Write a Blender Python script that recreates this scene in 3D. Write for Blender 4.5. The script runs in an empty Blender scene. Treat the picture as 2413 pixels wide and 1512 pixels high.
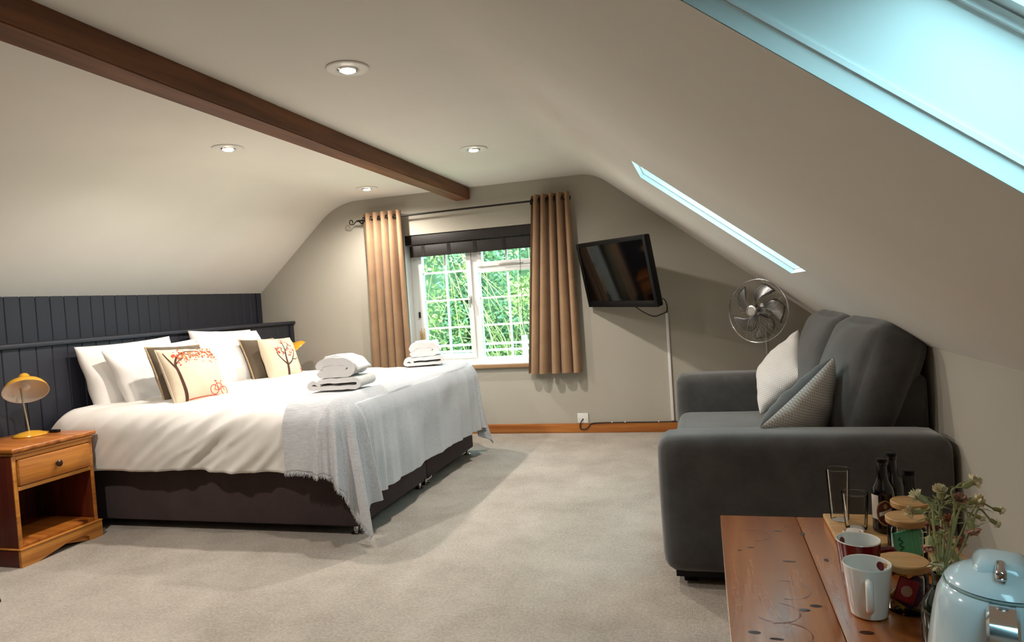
import bpy, bmesh, math, random
from mathutils import Vector, Matrix, noise
random.seed(7)
S = bpy.context.scene
C = S.collection
PI = math.pi

# ---------------------------------------------------------------- camera, world, exposure
def cam_matrix(yaw, pitch, roll):
    # local camera: right, up, back
    Rz = Matrix.Rotation(yaw, 3, 'Z'); Rx = Matrix.Rotation(pitch, 3, 'X'); Ry = Matrix.Rotation(roll, 3, 'Y')
    M = Rz @ Rx @ Ry
    r, f, u = M.col[0], M.col[1], M.col[2]
    out = Matrix((r, u, -f)).transposed()
    return out
cd = bpy.data.cameras.new('camera'); cam = bpy.data.objects.new('camera', cd); C.objects.link(cam)
cd.sensor_fit = 'HORIZONTAL'; cd.sensor_width = 36.0; cd.lens = 36.0 * 1575.39 / 2413.0
cd.clip_start = 0.02; cd.clip_end = 200
cam.matrix_world = Matrix.Translation((0, 0, 1.0604)) @ cam_matrix(0.27935, -0.03144, 0.06648).to_4x4()
S.camera = cam

SKY = (0.46, 0.85, 1.0); SKY_STRENGTH = 4.4
world = bpy.data.worlds.new('overcast_sky'); S.world = world; world.use_nodes = True
bgn = world.node_tree.nodes['Background']; bgn.inputs[0].default_value = (*SKY, 1); bgn.inputs[1].default_value = SKY_STRENGTH
LAMP_W = 18.5; LAMP_COL = (1.0, 0.925, 0.85)
S.view_settings.view_transform = 'Standard'; S.view_settings.look = 'None'
S.view_settings.gamma = 1.0; S.view_settings.use_curve_mapping = False
S.view_settings.exposure = 0.92
S.cycles.max_bounces = 7; S.cycles.diffuse_bounces = 4; S.cycles.glossy_bounces = 3
S.cycles.transmission_bounces = 4; S.cycles.transparent_max_bounces = 12; S.cycles.use_adaptive_sampling = True; S.cycles.adaptive_threshold = 0.07; S.cycles.adaptive_min_samples = 16
S.cycles.caustics_reflective = False; S.cycles.caustics_refractive = False
S.cycles.sample_clamp_indirect = 6.0
S.cycles.use_denoising = True

# ---------------------------------------------------------------- room dimensions (metres)
D = 5.0876            # gable wall
YB = -1.9             # wall behind the camera
XL, ZL = -3.7475, 1.2664
XR, ZR = 0.7621, 0.7965
XCL, XCR, ZC = -2.934, -0.7427, 1.978

# ---------------------------------------------------------------- materials
MAT = {}
def nt(name):
    m = bpy.data.materials.new(name); m.use_nodes = True
    n = m.node_tree.nodes; l = m.node_tree.links
    b = n['Principled BSDF']; MAT[name] = m
    return m, n, l, b
def lin(c):
    if isinstance(c, str):
        c = tuple(int(c[i:i+2], 16) / 255 for i in (0, 2, 4))
        c = tuple(x / 12.92 if x <= 0.04045 else ((x + 0.055) / 1.055) ** 2.4 for x in c)
    return (*c, 1)
def coords(n, l, scale=(1, 1, 1), rnd=False):
    tc = n.new('ShaderNodeTexCoord'); mp = n.new('ShaderNodeMapping')
    l.new(tc.outputs['Object'], mp.inputs['Vector']); mp.inputs['Scale'].default_value = scale
    if rnd:
        oi = n.new('ShaderNodeObjectInfo'); mu = n.new('ShaderNodeMath'); mu.operation = 'MULTIPLY'
        mu.inputs[1].default_value = 37.0; l.new(oi.outputs['Random'], mu.inputs[0])
        l.new(mu.outputs[0], mp.inputs['Location'])
    return mp.outputs['Vector']
def add_bump(n, l, b, src, strength, dist=0.002):
    bp = n.new('ShaderNodeBump'); bp.inputs['Strength'].default_value = strength; bp.inputs['Distance'].default_value = dist
    l.new(src, bp.inputs['Height']); l.new(bp.outputs['Normal'], b.inputs['Normal'])
def plain(name, col, rough=0.5, metal=0.0, var=0.0, vscale=6.0, bump=0.0, bscale=80.0, spec=0.5, sheen=0.0, coat=0.0):
    m, n, l, b = nt(name)
    b.inputs['Base Color'].default_value = lin(col); b.inputs['Roughness'].default_value = rough
    b.inputs['Metallic'].default_value = metal; b.inputs['Specular IOR Level'].default_value = spec
    b.inputs['Sheen Weight'].default_value = sheen; b.inputs['Coat Weight'].default_value = coat
    v = coords(n, l)
    if var > 0:
        t = n.new('ShaderNodeTexNoise'); t.inputs['Scale'].default_value = vscale; t.inputs['Detail'].default_value = 5
        l.new(v, t.inputs['Vector'])
        mx = n.new('ShaderNodeMixRGB'); mx.blend_type = 'MULTIPLY'
        rp = n.new('ShaderNodeValToRGB'); rp.color_ramp.elements[0].color = (1 - var,) * 3 + (1,); rp.color_ramp.elements[1].color = (1 + var * 0.6,) * 3 + (1,)
        rp.color_ramp.elements[0].position = 0.3; rp.color_ramp.elements[1].position = 0.7
        l.new(t.outputs['Fac'], rp.inputs['Fac']); mx.inputs[0].default_value = 1
        mx.inputs[1].default_value = lin(col); l.new(rp.outputs['Color'], mx.inputs[2]); l.new(mx.outputs[0], b.inputs['Base Color'])
    if bump > 0:
        t2 = n.new('ShaderNodeTexNoise'); t2.inputs['Scale'].default_value = bscale; t2.inputs['Detail'].default_value = 4
        l.new(v, t2.inputs['Vector']); add_bump(n, l, b, t2.outputs['Fac'], bump)
    return m
def wood(name, dark, mid, light, axis='Y', rough=0.4, knots=0.0, ring=14.0, coat=0.0, kscale=3.2):
    m, n, l, b = nt(name)
    s = {'X': (0.7, ring, ring), 'Y': (ring, 0.7, ring), 'Z': (ring, ring, 0.7)}[axis]
    v = coords(n, l, s, True)
    t = n.new('ShaderNodeTexNoise'); t.inputs['Scale'].default_value = 1.6; t.inputs['Detail'].default_value = 7
    t.inputs['Roughness'].default_value = 0.62; t.inputs['Distortion'].default_value = 0.7; l.new(v, t.inputs['Vector'])
    rp = n.new('ShaderNodeValToRGB'); e = rp.color_ramp.elements
    e[0].position = 0.33; e[0].color = lin(dark); e[1].position = 0.7; e[1].color = lin(light)
    k = e.new(0.5); k.color = lin(mid); l.new(t.outputs['Fac'], rp.inputs['Fac'])
    col = rp.outputs['Color']
    if knots > 0:
        s2 = {'X': (0.45, 1, 1), 'Y': (1, 0.45, 1), 'Z': (1, 1, 0.45)}[axis]
        v2 = coords(n, l, s2, True)
        vo = n.new('ShaderNodeTexVoronoi'); vo.inputs['Scale'].default_value = kscale; l.new(v2, vo.inputs['Vector'])
        r2 = n.new('ShaderNodeValToRGB'); r2.color_ramp.elements[0].position = knots * 0.45; r2.color_ramp.elements[0].color = lin(tuple(x * 0.45 for x in lin(dark)[:3]))
        r2.color_ramp.elements[1].position = knots; r2.color_ramp.elements[1].color = (1, 1, 1, 1)
        l.new(vo.outputs['Distance'], r2.inputs['Fac'])
        mx = n.new('ShaderNodeMixRGB'); mx.blend_type = 'MULTIPLY'; mx.inputs[0].default_value = 0.9
        l.new(col, mx.inputs[1]); l.new(r2.outputs['Color'], mx.inputs[2]); col = mx.outputs[0]
    l.new(col, b.inputs['Base Color']); b.inputs['Roughness'].default_value = rough; b.inputs['Coat Weight'].default_value = coat
    b.inputs['Coat Roughness'].default_value = 0.18
    add_bump(n, l, b, t.outputs['Fac'], 0.12)
    return m
def fabric(name, c1, c2, rough=0.9, weave=400.0, bump=0.35, var_scale=5.0, sheen=0.2, detail=6, aniso=(1, 1, 1)):
    m, n, l, b = nt(name)
    v = coords(n, l, aniso)
    t = n.new('ShaderNodeTexNoise'); t.inputs['Scale'].default_value = var_scale; t.inputs['Detail'].default_value = detail
    t.inputs['Roughness'].default_value = 0.65; l.new(v, t.inputs['Vector'])
    rp = n.new('ShaderNodeValToRGB'); rp.color_ramp.elements[0].position = 0.32; rp.color_ramp.elements[1].position = 0.68
    rp.color_ramp.elements[0].color = lin(c1); rp.color_ramp.elements[1].color = lin(c2); l.new(t.outputs['Fac'], rp.inputs['Fac'])
    l.new(rp.outputs['Color'], b.inputs['Base Color']); b.inputs['Roughness'].default_value = rough
    b.inputs['Sheen Weight'].default_value = sheen; b.inputs['Specular IOR Level'].default_value = 0.2
    t2 = n.new('ShaderNodeTexNoise'); t2.inputs['Scale'].default_value = weave; t2.inputs['Detail'].default_value = 3
    l.new(v, t2.inputs['Vector']); add_bump(n, l, b, t2.outputs['Fac'], bump, 0.002)
    return m
def glassy(name, tint=(1, 1, 1), refl=0.12, rough=0.02):
    m = bpy.data.materials.new(name); m.use_nodes = True; MAT[name] = m
    n = m.node_tree.nodes; l = m.node_tree.links; n.remove(n['Principled BSDF'])
    tr = n.new('ShaderNodeBsdfTransparent'); tr.inputs[0].default_value = (*tint, 1)
    gl = n.new('ShaderNodeBsdfGlossy'); gl.inputs['Roughness'].default_value = rough
    lw = n.new('ShaderNodeLayerWeight'); lw.inputs['Blend'].default_value = refl
    mx = n.new('ShaderNodeMixShader'); l.new(lw.outputs['Fresnel'], mx.inputs[0]); l.new(tr.outputs[0], mx.inputs[1]); l.new(gl.outputs[0], mx.inputs[2])
    l.new(mx.outputs[0], n['Material Output'].inputs['Surface'])
    return m

plain('ceiling_paint', 'EFEAE1', 0.9, var=0.03, vscale=2.0, bump=0.05, bscale=14)
plain('wall_paint', 'B4AEA0', 0.9, var=0.03, vscale=2.5, bump=0.05, bscale=20)
plain('navy_paint', '22242E', 0.55, var=0.10, vscale=5, bump=0.05, bscale=60)
plain('upvc_white', 'F1F1EE', 0.35)
plain('white_gloss', 'F4F4F2', 0.45)
plain('lining_white', 'EDEEEA', 0.6, var=0.03, vscale=5, bump=0.08, bscale=25)
wood('beam_wood', '553017', '714425', '87552F', 'Y', 0.6, knots=0.12, ring=10, kscale=2.6)
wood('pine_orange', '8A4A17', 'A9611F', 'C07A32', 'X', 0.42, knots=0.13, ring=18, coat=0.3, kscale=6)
wood('pine_side_shaded', '431507', '541D0D', '652812', 'Z', 0.42, ring=16, coat=0.2)  # darker pine for the sides, their shade put into the colour
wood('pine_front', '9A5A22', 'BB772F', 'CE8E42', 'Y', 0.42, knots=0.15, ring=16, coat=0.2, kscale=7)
wood('table_pine', '8A4618', 'AA6026', 'C27B38', 'Y', 0.26, knots=0.07, ring=12, coat=0.9, kscale=6.5)
_t = MAT['table_pine'].node_tree.nodes['Principled BSDF']; _t.inputs['Specular IOR Level'].default_value = 0.9; _t.inputs['Coat IOR'].default_value = 1.75; _t.inputs['Coat Roughness'].default_value = 0.22
wood('bamboo', 'B48A54', 'C39A64', 'D0AA76', 'X', 0.5, ring=30)
wood('skirting_pine', '8C4B1B', 'AB6526', 'BF7B38', 'X', 0.4, knots=0.13, ring=20, coat=0.3, kscale=5)
wood('sill_wood', '8D6A48', 'A07B56', 'B08C66', 'X', 0.5, ring=20)
wood('dark_wood', '1D120C', '2B1B12', '38251A', 'Z', 0.5, ring=20)
m, n, l, b = nt('carpet')
v = coords(n, l)
t = n.new('ShaderNodeTexNoise'); t.inputs['Scale'].default_value = 2.2; t.inputs['Detail'].default_value = 8; t.inputs['Roughness'].default_value = 0.7
t3 = n.new('ShaderNodeTexNoise'); t3.inputs['Scale'].default_value = 90; t3.inputs['Detail'].default_value = 4; t3.inputs['Roughness'].default_value = 0.75
for q in (t, t3): l.new(v, q.inputs['Vector'])
mxm = n.new('ShaderNodeMath'); mxm.operation = 'MULTIPLY_ADD'; mxm.inputs[1].default_value = 0.5
l.new(t3.outputs['Fac'], mxm.inputs[0]); hm = n.new('ShaderNodeMath'); hm.operation = 'MULTIPLY'; hm.inputs[1].default_value = 0.5
l.new(t.outputs['Fac'], hm.inputs[0]); l.new(hm.outputs[0], mxm.inputs[2])
rp = n.new('ShaderNodeValToRGB'); rp.color_ramp.elements[0].position = 0.36; rp.color_ramp.elements[1].position = 0.64
rp.color_ramp.elements[0].color = lin('968C81'); rp.color_ramp.elements[1].color = lin('C4BBAF')
l.new(mxm.outputs[0], rp.inputs['Fac']); l.new(rp.outputs['Color'], b.inputs['Base Color']); b.inputs['Roughness'].default_value = 1.0
b.inputs['Specular IOR Level'].default_value = 0.1
t4 = n.new('ShaderNodeTexNoise'); t4.inputs['Scale'].default_value = 260; l.new(v, t4.inputs['Vector']); add_bump(n, l, b, t4.outputs['Fac'], 0.7, 0.006)

fabric('bed_linen', 'DCD7CF', 'E6E1DA', weave=600, bump=0.08, sheen=0.1)
fabric('pillow_white', 'DEDAD4', 'E8E4DF', weave=600, bump=0.08, sheen=0.1)
fabric('throw_weave', 'BCBDC0', 'D8D9DC', weave=260, bump=0.7, var_scale=60, sheen=0.2, aniso=(0.35, 3, 3))
fabric('towel_terry', 'DEDBD8', 'EAE7E4', weave=320, bump=0.9, sheen=0.3)
fabric('divan_fabric', '413434', '4C3E3D', weave=350, bump=0.3, sheen=0.1)
fabric('cushion_cream', 'CDBAA0', 'DBC9B0', weave=420, bump=0.4)
fabric('cushion_brown', '54483A', '645848', weave=350, bump=0.4)
fabric('stitch_tan', 'A28A68', 'C0A680', weave=90, bump=1.0, var_scale=90)
fabric('sofa_suede', '403E3D', '595856', weave=500, bump=0.12, var_scale=4.0, sheen=0.45)
fabric('curtain_cloth', '8C6D50', '9D7E60', weave=300, bump=0.3)
m, n, l, b = nt('cushion_lattice')
v = coords(n, l, (1, 1, 1))
sx = n.new('ShaderNodeSeparateXYZ'); l.new(v, sx.inputs[0])
def mth(op, a, c):
    k = n.new('ShaderNodeMath'); k.operation = op
    for i, q in enumerate((a, c)):
        if isinstance(q, (int, float)): k.inputs[i].default_value = q
        elif q is not None: l.new(q, k.inputs[i])
    return k.outputs[0]
uu = mth('ADD', sx.outputs['X'], sx.outputs['Z']); vv = mth('SUBTRACT', sx.outputs['X'], sx.outputs['Z'])
ww = mth('MULTIPLY', mth('ABSOLUTE', mth('SINE', mth('MULTIPLY', uu, 230), None), None), mth('ABSOLUTE', mth('SINE', mth('MULTIPLY', vv, 230), None), None))
rp = n.new('ShaderNodeValToRGB'); rp.color_ramp.elements[0].position = 0.12; rp.color_ramp.elements[1].position = 0.4
rp.color_ramp.elements[0].color = lin('F2F1EE'); rp.color_ramp.elements[1].color = lin('CCC6C0'); l.new(ww, rp.inputs['Fac'])
l.new(rp.outputs['Color'], b.inputs['Base Color']); b.inputs['Roughness'].default_value = 0.9; add_bump(n, l, b, ww, 0.3)

plain('chrome', 'D8D8DA', 0.12, 1.0)
plain('satin_silver', 'B9B6B0', 0.3, 0.9)
plain('black_metal', '17140F', 0.45, 0.3)
plain('black_plastic', '060607', 0.45, spec=0.25)
plain('screen_black', '040405', 0.06, spec=0.6)
plain('cable_black', '0E0D0D', 0.5)
plain('white_plastic', 'EDEBE6', 0.4)
plain('mustard_enamel', 'D39A1E', 0.28, coat=0.4)
plain('lamp_inner', 'F0EDE4', 0.5)
plain('brass_stem', 'B9A386', 0.3, 0.6)
plain('knob_dark', '2A1508', 0.3)
plain('blind_brown', '170E08', 0.6, var=0.2, vscale=40, bump=0.3, bscale=60)
plain('blind_tape', '120B07', 0.8)
plain('kettle_blue', 'CDE2E9', 0.16, coat=0.5)
plain('mug_white', 'E9E8E2', 0.2, coat=0.4)
plain('mug_red', '6A0A10', 0.2, coat=0.4)
plain('mug_mark', '5E1018', 0.4)
plain('bottle_dark', '090606', 0.08, coat=0.5)
plain('bottle_green', '14200E', 0.08, coat=0.5)
plain('label_white', 'DAD5CC', 0.6); plain('label_maroon', '4A1712', 0.5); plain('label_gold', 'A8855A', 0.5)
plain('sachet_green', '7CEBBB', 0.6); plain('sachet_dark_green', '1D7A57', 0.6); plain('sachet_white', 'C9D2C4', 0.6)
plain('sachet_red', 'A01424', 0.5); plain('sachet_purple', '341A66', 0.5); plain('sachet_gold', 'C99A3A', 0.5); plain('emblem_pale', 'D8A08C', 0.5)
plain('petal_cream', 'EDDDB4', 0.9, var=0.15, vscale=60); plain('petal_pink', 'D09C84', 0.9, var=0.2, vscale=60); plain('petal_red', '8E3A34', 0.9, var=0.2, vscale=60)
plain('stem_dry', 'A3A06C', 0.9, var=0.15, vscale=30)
plain('ceramic_pink', 'D9BFB0', 0.4)
plain('reed_tan', 'C39A5C', 0.8)
plain('print_brown', '4A2A1C', 0.9); plain('print_red', 'C2402A', 0.9); plain('print_orange', 'D9662E', 0.9); plain('print_grey', '7C7468', 0.9)
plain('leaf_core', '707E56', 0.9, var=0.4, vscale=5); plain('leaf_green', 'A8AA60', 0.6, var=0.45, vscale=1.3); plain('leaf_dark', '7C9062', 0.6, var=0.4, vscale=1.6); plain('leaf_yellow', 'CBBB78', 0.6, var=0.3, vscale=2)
plain('bark_pale', 'B4A268', 0.8); plain('grass_green', '6E9A5A', 0.95, var=0.3, vscale=3); plain('rail_pale', 'D6D8CE', 0.7)
plain('blind_slate', '3B5260', 0.8)
plain('dust_seal', '8FA7A3', 0.8)
glassy('window_glass', (0.97, 1.0, 0.99), 0.10)
glassy('clear_glass', (0.97, 0.96, 0.94), 0.12, 0.03)
glassy('jar_glass', (0.96, 0.965, 0.95), 0.18, 0.03)
glassy('grey_glass', (0.62, 0.64, 0.62), 0.30, 0.05)
m = glassy('blade_plastic', (0.82, 0.81, 0.80), 0.5, 0.35)
m, n, l, b = nt('lamp_glow')
b.inputs['Emission Color'].default_value = (1.0, 0.90, 0.72, 1); b.inputs['Emission Strength'].default_value = 14; b.inputs['Base Color'].default_value = (1, 1, 1, 1)

# ---------------------------------------------------------------- object helpers
def link(name, me, mat=None, parent=None, smooth=False, mats=None):
    o = bpy.data.objects.new(name, me); C.objects.link(o)
    for k in (mats or ([mat] if mat else [])): me.materials.append(MAT[k])
    if smooth:
        me.polygons.foreach_set('use_smooth', [True] * len(me.polygons))
        if smooth != 'all':
            me.set_sharp_from_angle(angle=math.radians(smooth if isinstance(smooth, (int, float)) and smooth is not True else 40))
    if parent is not None: o.parent = parent
    return o
def tag(o, label=None, cat=None, group=None, kind=None):
    if label: o['label'] = label
    if cat: o['category'] = cat
    if group: o['group'] = group
    if kind: o['kind'] = kind
    return o
def thing(name, label, cat, loc=(0, 0, 0), rz=0.0, group=None, kind=None):
    o = bpy.data.objects.new(name, None); C.objects.link(o); o.location = loc; o.rotation_euler = (0, 0, rz); o.empty_display_size = 0.05
    return tag(o, label, cat, group, kind)
def copy_tree(o, parent=None):
    c = o.copy(); C.objects.link(c); c.parent = parent
    for ch in list(o.children): copy_tree(ch, c)
    return c
def bm_mesh(name, bm):
    me = bpy.data.meshes.new(name); bm.normal_update(); bm.to_mesh(me); bm.free(); return me
def pd(name, vs, fs):
    me = bpy.data.meshes.new(name); me.from_pydata([tuple(v) for v in vs], [], fs); me.update(); return me
def add_box(bm, x0, x1, y0, y1, z0, z1):
    vs = [bm.verts.new(p) for p in ((x0, y0, z0), (x1, y0, z0), (x1, y1, z0), (x0, y1, z0), (x0, y0, z1), (x1, y0, z1), (x1, y1, z1), (x0, y1, z1))]
    return [bm.faces.new([vs[i] for i in f]) for f in ((0, 3, 2, 1), (4, 5, 6, 7), (0, 1, 5, 4), (1, 2, 6, 5), (2, 3, 7, 6), (3, 0, 4, 7))]
def box(name, x0, x1, y0, y1, z0, z1, mat, parent=None, bev=0.0, seg=2):
    bm = bmesh.new(); add_box(bm, x0, x1, y0, y1, z0, z1)
    if bev > 0: bmesh.ops.bevel(bm, geom=bm.edges[:], offset=bev, segments=seg, profile=0.5, affect='EDGES')
    return link(name, bm_mesh(name, bm), mat, parent, smooth=30 if bev > 0 else False)
def lathe_data(prof, seg=32, cx=0, cy=0, sx=1.0, sy=1.0):
    vs, fs = [], []
    for i, (r, z) in enumerate(prof):
        for k in range(seg):
            a = 2 * PI * k / seg; vs.append((cx + r * math.cos(a) * sx, cy + r * math.sin(a) * sy, z))
    for i in range(len(prof) - 1):
        for k in range(seg):
            a, b = i * seg + k, i * seg + (k + 1) % seg
            fs.append((a, b, b + seg, a + seg))
    if prof[0][0] > 1e-6: fs.append(tuple(reversed(range(seg))))
    if prof[-1][0] > 1e-6: fs.append(tuple(range((len(prof) - 1) * seg, len(prof) * seg)))
    return vs, fs
def lathe(name, prof, mat, parent=None, seg=32, cx=0, cy=0, closed=True, smooth=35, sx=1.0, sy=1.0):
    vs, fs = lathe_data(prof, seg, cx, cy, sx, sy)
    if not closed: fs = [f for f in fs if len(f) == 4]
    me = pd(name, vs, fs)
    bm = bmesh.new(); bm.from_mesh(me); bmesh.ops.remove_doubles(bm, verts=bm.verts[:], dist=1e-6); bmesh.ops.recalc_face_normals(bm, faces=bm.faces[:]); bm.to_mesh(me); bm.free()
    return link(name, me, mat, parent, smooth=smooth)
def tube_data(pts, r, seg=8, caps=True):
    pts = [Vector(p) for p in pts]; rs = r if isinstance(r, (list, tuple)) else [r] * len(pts)
    vs, fs = [], []; prev = None
    for i, p in enumerate(pts):
        t = (pts[min(i + 1, len(pts) - 1)] - pts[max(i - 1, 0)]).normalized()
        if prev is None:
            a = Vector((0, 0, 1)) if abs(t.z) < 0.9 else Vector((1, 0, 0)); u = t.cross(a).normalized()
        else:
            u = prev - t * prev.dot(t); u = u.normalized() if u.length > 1e-6 else t.orthogonal().normalized()
        prev = u; w = t.cross(u)
        for k in range(seg):
            g = 2 * PI * k / seg; vs.append(p + (u * math.cos(g) + w * math.sin(g)) * rs[i])
    for i in range(len(pts) - 1):
        for k in range(seg):
            a, b = i * seg + k, i * seg + (k + 1) % seg; fs.append((a, b, b + seg, a + seg))
    if caps:
        fs.append(tuple(reversed(range(seg)))); fs.append(tuple(range((len(pts) - 1) * seg, len(pts) * seg)))
    return vs, fs
def merge(parts):
    V, F = [], []
    for vs, fs in parts:
        o = len(V); V += list(vs); F += [tuple(i + o for i in f) for f in fs]
    return V, F
def tube(name, pts, r, mat, parent=None, seg=8):
    vs, fs = tube_data(pts, r, seg); return link(name, pd(name, vs, fs), mat, parent, smooth=50)
def spline(pts, n=8):
    P = [Vector(p) for p in pts]; P = [P[0] * 2 - P[1]] + P + [P[-1] * 2 - P[-2]]; out = []
    for i in range(1, len(P) - 2):
        for k in range(n):
            t = k / n; a, b, c, d = P[i - 1:i + 3]
            out.append(0.5 * ((2 * b) + (c - a) * t + (2 * a - 5 * b + 4 * c - d) * t * t + (3 * b - a - 3 * c + d) * t ** 3))
    out.append(P[-2]); return out
def rbox(name, size, r, mat, parent=None, n=14, bulge=(0, 0, 0), center=(0, 0, 0), wr=0.0, wf=6.0, fn=None, seed=0.0):
    hx, hy, hz = (s / 2 for s in size); bm = bmesh.new(); bmesh.ops.create_cube(bm, size=2.0)
    bmesh.ops.subdivide_edges(bm, edges=bm.edges[:], cuts=n, use_grid_fill=True)
    for v in bm.verts:
        # warp the grid so that points crowd toward the edges
        q = [math.sin(c * PI / 2) * 0.55 + c * 0.45 for c in v.co]
        p = Vector((q[0] * hx, q[1] * hy, q[2] * hz))
        inner = Vector((max(-hx + r, min(hx - r, p.x)), max(-hy + r, min(hy - r, p.y)), max(-hz + r, min(hz - r, p.z))))
        d = p - inner
        if d.length > 1e-7: p = inner + d.normalized() * r
        k = (1 - q[0] ** 2, 1 - q[1] ** 2, 1 - q[2] ** 2)
        p.x += bulge[0] * q[0] * k[1] * k[2]; p.y += bulge[1] * q[1] * k[0] * k[2]; p.z += bulge[2] * q[2] * k[0] * k[1]
        if wr > 0:
            dirn = Vector(q).normalized(); p += dirn * wr * noise.noise(p * wf + Vector((seed, seed, 0)))
        if fn: p = fn(p, q)
        v.co = p + Vector(center)
    return link(name, bm_mesh(name, bm), mat, parent, smooth='all')
def pose(center, yaw, tilt, roll=0.0):
    X = Vector((math.cos(yaw), math.sin(yaw), 0)); N = Vector((math.sin(yaw), -math.cos(yaw), 0))
    U = Vector((0, 0, 1)) * math.cos(tilt) + N * math.sin(tilt)
    X2 = X * math.cos(roll) + U * math.sin(roll); U2 = U * math.cos(roll) - X * math.sin(roll); Y2 = U2.cross(X2)
    M = Matrix((X2, Y2, U2)).transposed().to_4x4(); M.translation = Vector(center); return M
class Cush:
    def __init__(s, w, h, t, pinch=0.07, pw=0.42, wr=0.006, seed=0.0, wf=9.0, sag=0.0):
        s.w, s.h, s.t, s.pinch, s.pw, s.wr, s.seed, s.wf, s.sag = w, h, t, pinch, pw, wr, seed, wf, sag
    def P(s, u, v, side=-1, off=0.0):
        x = u * s.w / 2 * (1 - s.pinch * (1 - v * v)); z = v * s.h / 2 * (1 - s.pinch * (1 - u * u))
        k = (max(0, 1 - u * u) * max(0, 1 - v * v)) ** s.pw
        k *= 1 - s.sag * v
        y = side * (s.t / 2 * k + off)
        p = Vector((x, y, z)); q = p * s.wf + Vector((s.seed, s.seed * 1.7, 0))
        y += s.wr * noise.noise(q) * min(1, k * 3) + s.wr * 0.8 * noise.noise(Vector((q.x * 2.3 + q.z * 1.5, 0, q.z * 0.6))) * min(1, k * 3)
        return Vector((x, y, z))
    def build(s, name, mats, parent=None, n=26):
        vs, fs, mi = [], [], []
        g = [math.sin((2 * i / n - 1) * PI / 2) * 0.5 + (2 * i / n - 1) * 0.5 for i in range(n + 1)]
        for side in (-1, 1):
            for j in range(n + 1):
                for i in range(n + 1): vs.append(s.P(g[i], g[j], side))
        N1 = (n + 1) ** 2
        for sd in (0, 1):
            for j in range(n):
                for i in range(n):
                    a = sd * N1 + j * (n + 1) + i; f = (a, a + 1, a + n + 2, a + n + 1)
                    fs.append(f if sd == 0 else tuple(reversed(f))); mi.append(sd if len(mats) > 1 else 0)
        me = pd(name, vs, fs); me.polygons.foreach_set('material_index', mi)
        bm = bmesh.new(); bm.from_mesh(me); bmesh.ops.remove_doubles(bm, verts=bm.verts[:], dist=1e-5); bm.to_mesh(me); bm.free()
        return link(name, me, None, parent, smooth='all', mats=mats)
    def edge(s, name, mat, parent, r=0.006, n=24):
        pts = []
        for k in range(4 * n):
            q, t = divmod(k, n); t = -1 + 2 * t / n
            u, v = [(t, -1), (1, t), (-t, 1), (-1, -t)][q]; pts.append(s.P(u, v))
        pts.append(pts[0]); return tube(name, pts, r, mat, parent, 6)

# ================================================================ THE ROOM
AL = math.atan2(ZC - ZL, XCL - XL); AR = math.atan2(ZC - ZR, XR - XCR); SL = math.hypot(ZC - ZR, XR - XCR)
def crease(cx, cz, ang_in, ang_out, R, n=8):
    # polyline arc replacing the corner (cx, cz) between directions ang_in and ang_out (radians, profile goes left to right)
    t = R * math.tan(abs(ang_out - ang_in) / 2); out = []
    p0 = (cx - t * math.cos(ang_in), cz - t * math.sin(ang_in)); nrm = (math.sin(ang_in), -math.cos(ang_in)); c = (p0[0] + nrm[0] * R, p0[1] + nrm[1] * R)
    for k in range(n + 1):
        a = ang_in + (ang_out - ang_in) * k / n; out.append((c[0] - math.sin(a) * R, c[1] + math.cos(a) * R))
    return out
PROF = [(XL - 0.05, ZL - 0.05 * math.tan(AL)), (XL, ZL)] + crease(XCL, ZC, AL, 0.0, 0.55) + crease(XCR, ZC, 0.0, -AR, 0.34)
def slope(s, y, nn=0.0):
    return Vector((XCR + s * math.cos(AR) + nn * math.sin(AR), y, ZC - s * math.sin(AR) + nn * math.cos(AR)))
SK = [dict(y0=0.05, y1=0.83, s0=0.60, s1=1.46), dict(y0=2.75, y1=3.19, s0=0.63, s1=1.43)]
# ceiling: slope, flat and slope in one skin of plaster with soft bends
vs, fs = [], []
def quad(a, b, c, d):
    o = len(vs); vs.extend([a, b, c, d]); fs.append((o, o + 1, o + 2, o + 3))
ys = [YB, SK[0]['y0'], SK[0]['y1'], SK[1]['y0'], SK[1]['y1'], D]
for (x0, z0), (x1, z1) in zip(PROF[:-1], PROF[1:]):
    for ya, yb in zip(ys[:-1], ys[1:]): quad((x0, ya, z0), (x0, yb, z0), (x1, yb, z1), (x1, ya, z1))
s_start = math.hypot(PROF[-1][0] - XCR, PROF[-1][1] - ZC)
for ya, yb in zip(ys[:-1], ys[1:]):
    cuts = [s_start, SL]; hole = None
    for k in SK:
        if abs(k['y0'] - ya) < 1e-6: hole = k; cuts = [s_start, k['s0'], k['s1'], SL]
    for sa, sb in zip(cuts[:-1], cuts[1:]):
        if hole and abs(sa - hole['s0']) < 1e-6: continue
        quad(slope(sa, ya), slope(sa, yb), slope(sb, yb), slope(sb, ya))
me = pd('ceiling', vs, fs); bm = bmesh.new(); bm.from_mesh(me); bmesh.ops.remove_doubles(bm, verts=bm.verts[:], dist=1e-5); bm.to_mesh(me); bm.free()
tag(link('ceiling', me, 'ceiling_paint', smooth=25), kind='structure')
PROF_ALL = PROF + [(XR, ZR)]
tag(link('floor', pd('floor', [(XL, YB, 0), (XR, YB, 0), (XR, D, 0), (XL, D, 0)], [(0, 1, 2, 3)]), 'carpet'), kind='structure')
tag(link('wall_right', pd('wall_right', [(XR, YB, 0), (XR, D, 0), (XR, D, ZR), (XR, YB, ZR)], [(0, 1, 2, 3)]), 'wall_paint'), kind='structure')
tag(link('wall_back', pd('wall_back', [(XR, YB, 0), (XL, YB, 0)] + [(x, YB, z) for x, z in PROF_ALL], [tuple(range(len(PROF_ALL) + 2))]), 'wall_paint'), kind='structure')
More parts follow.
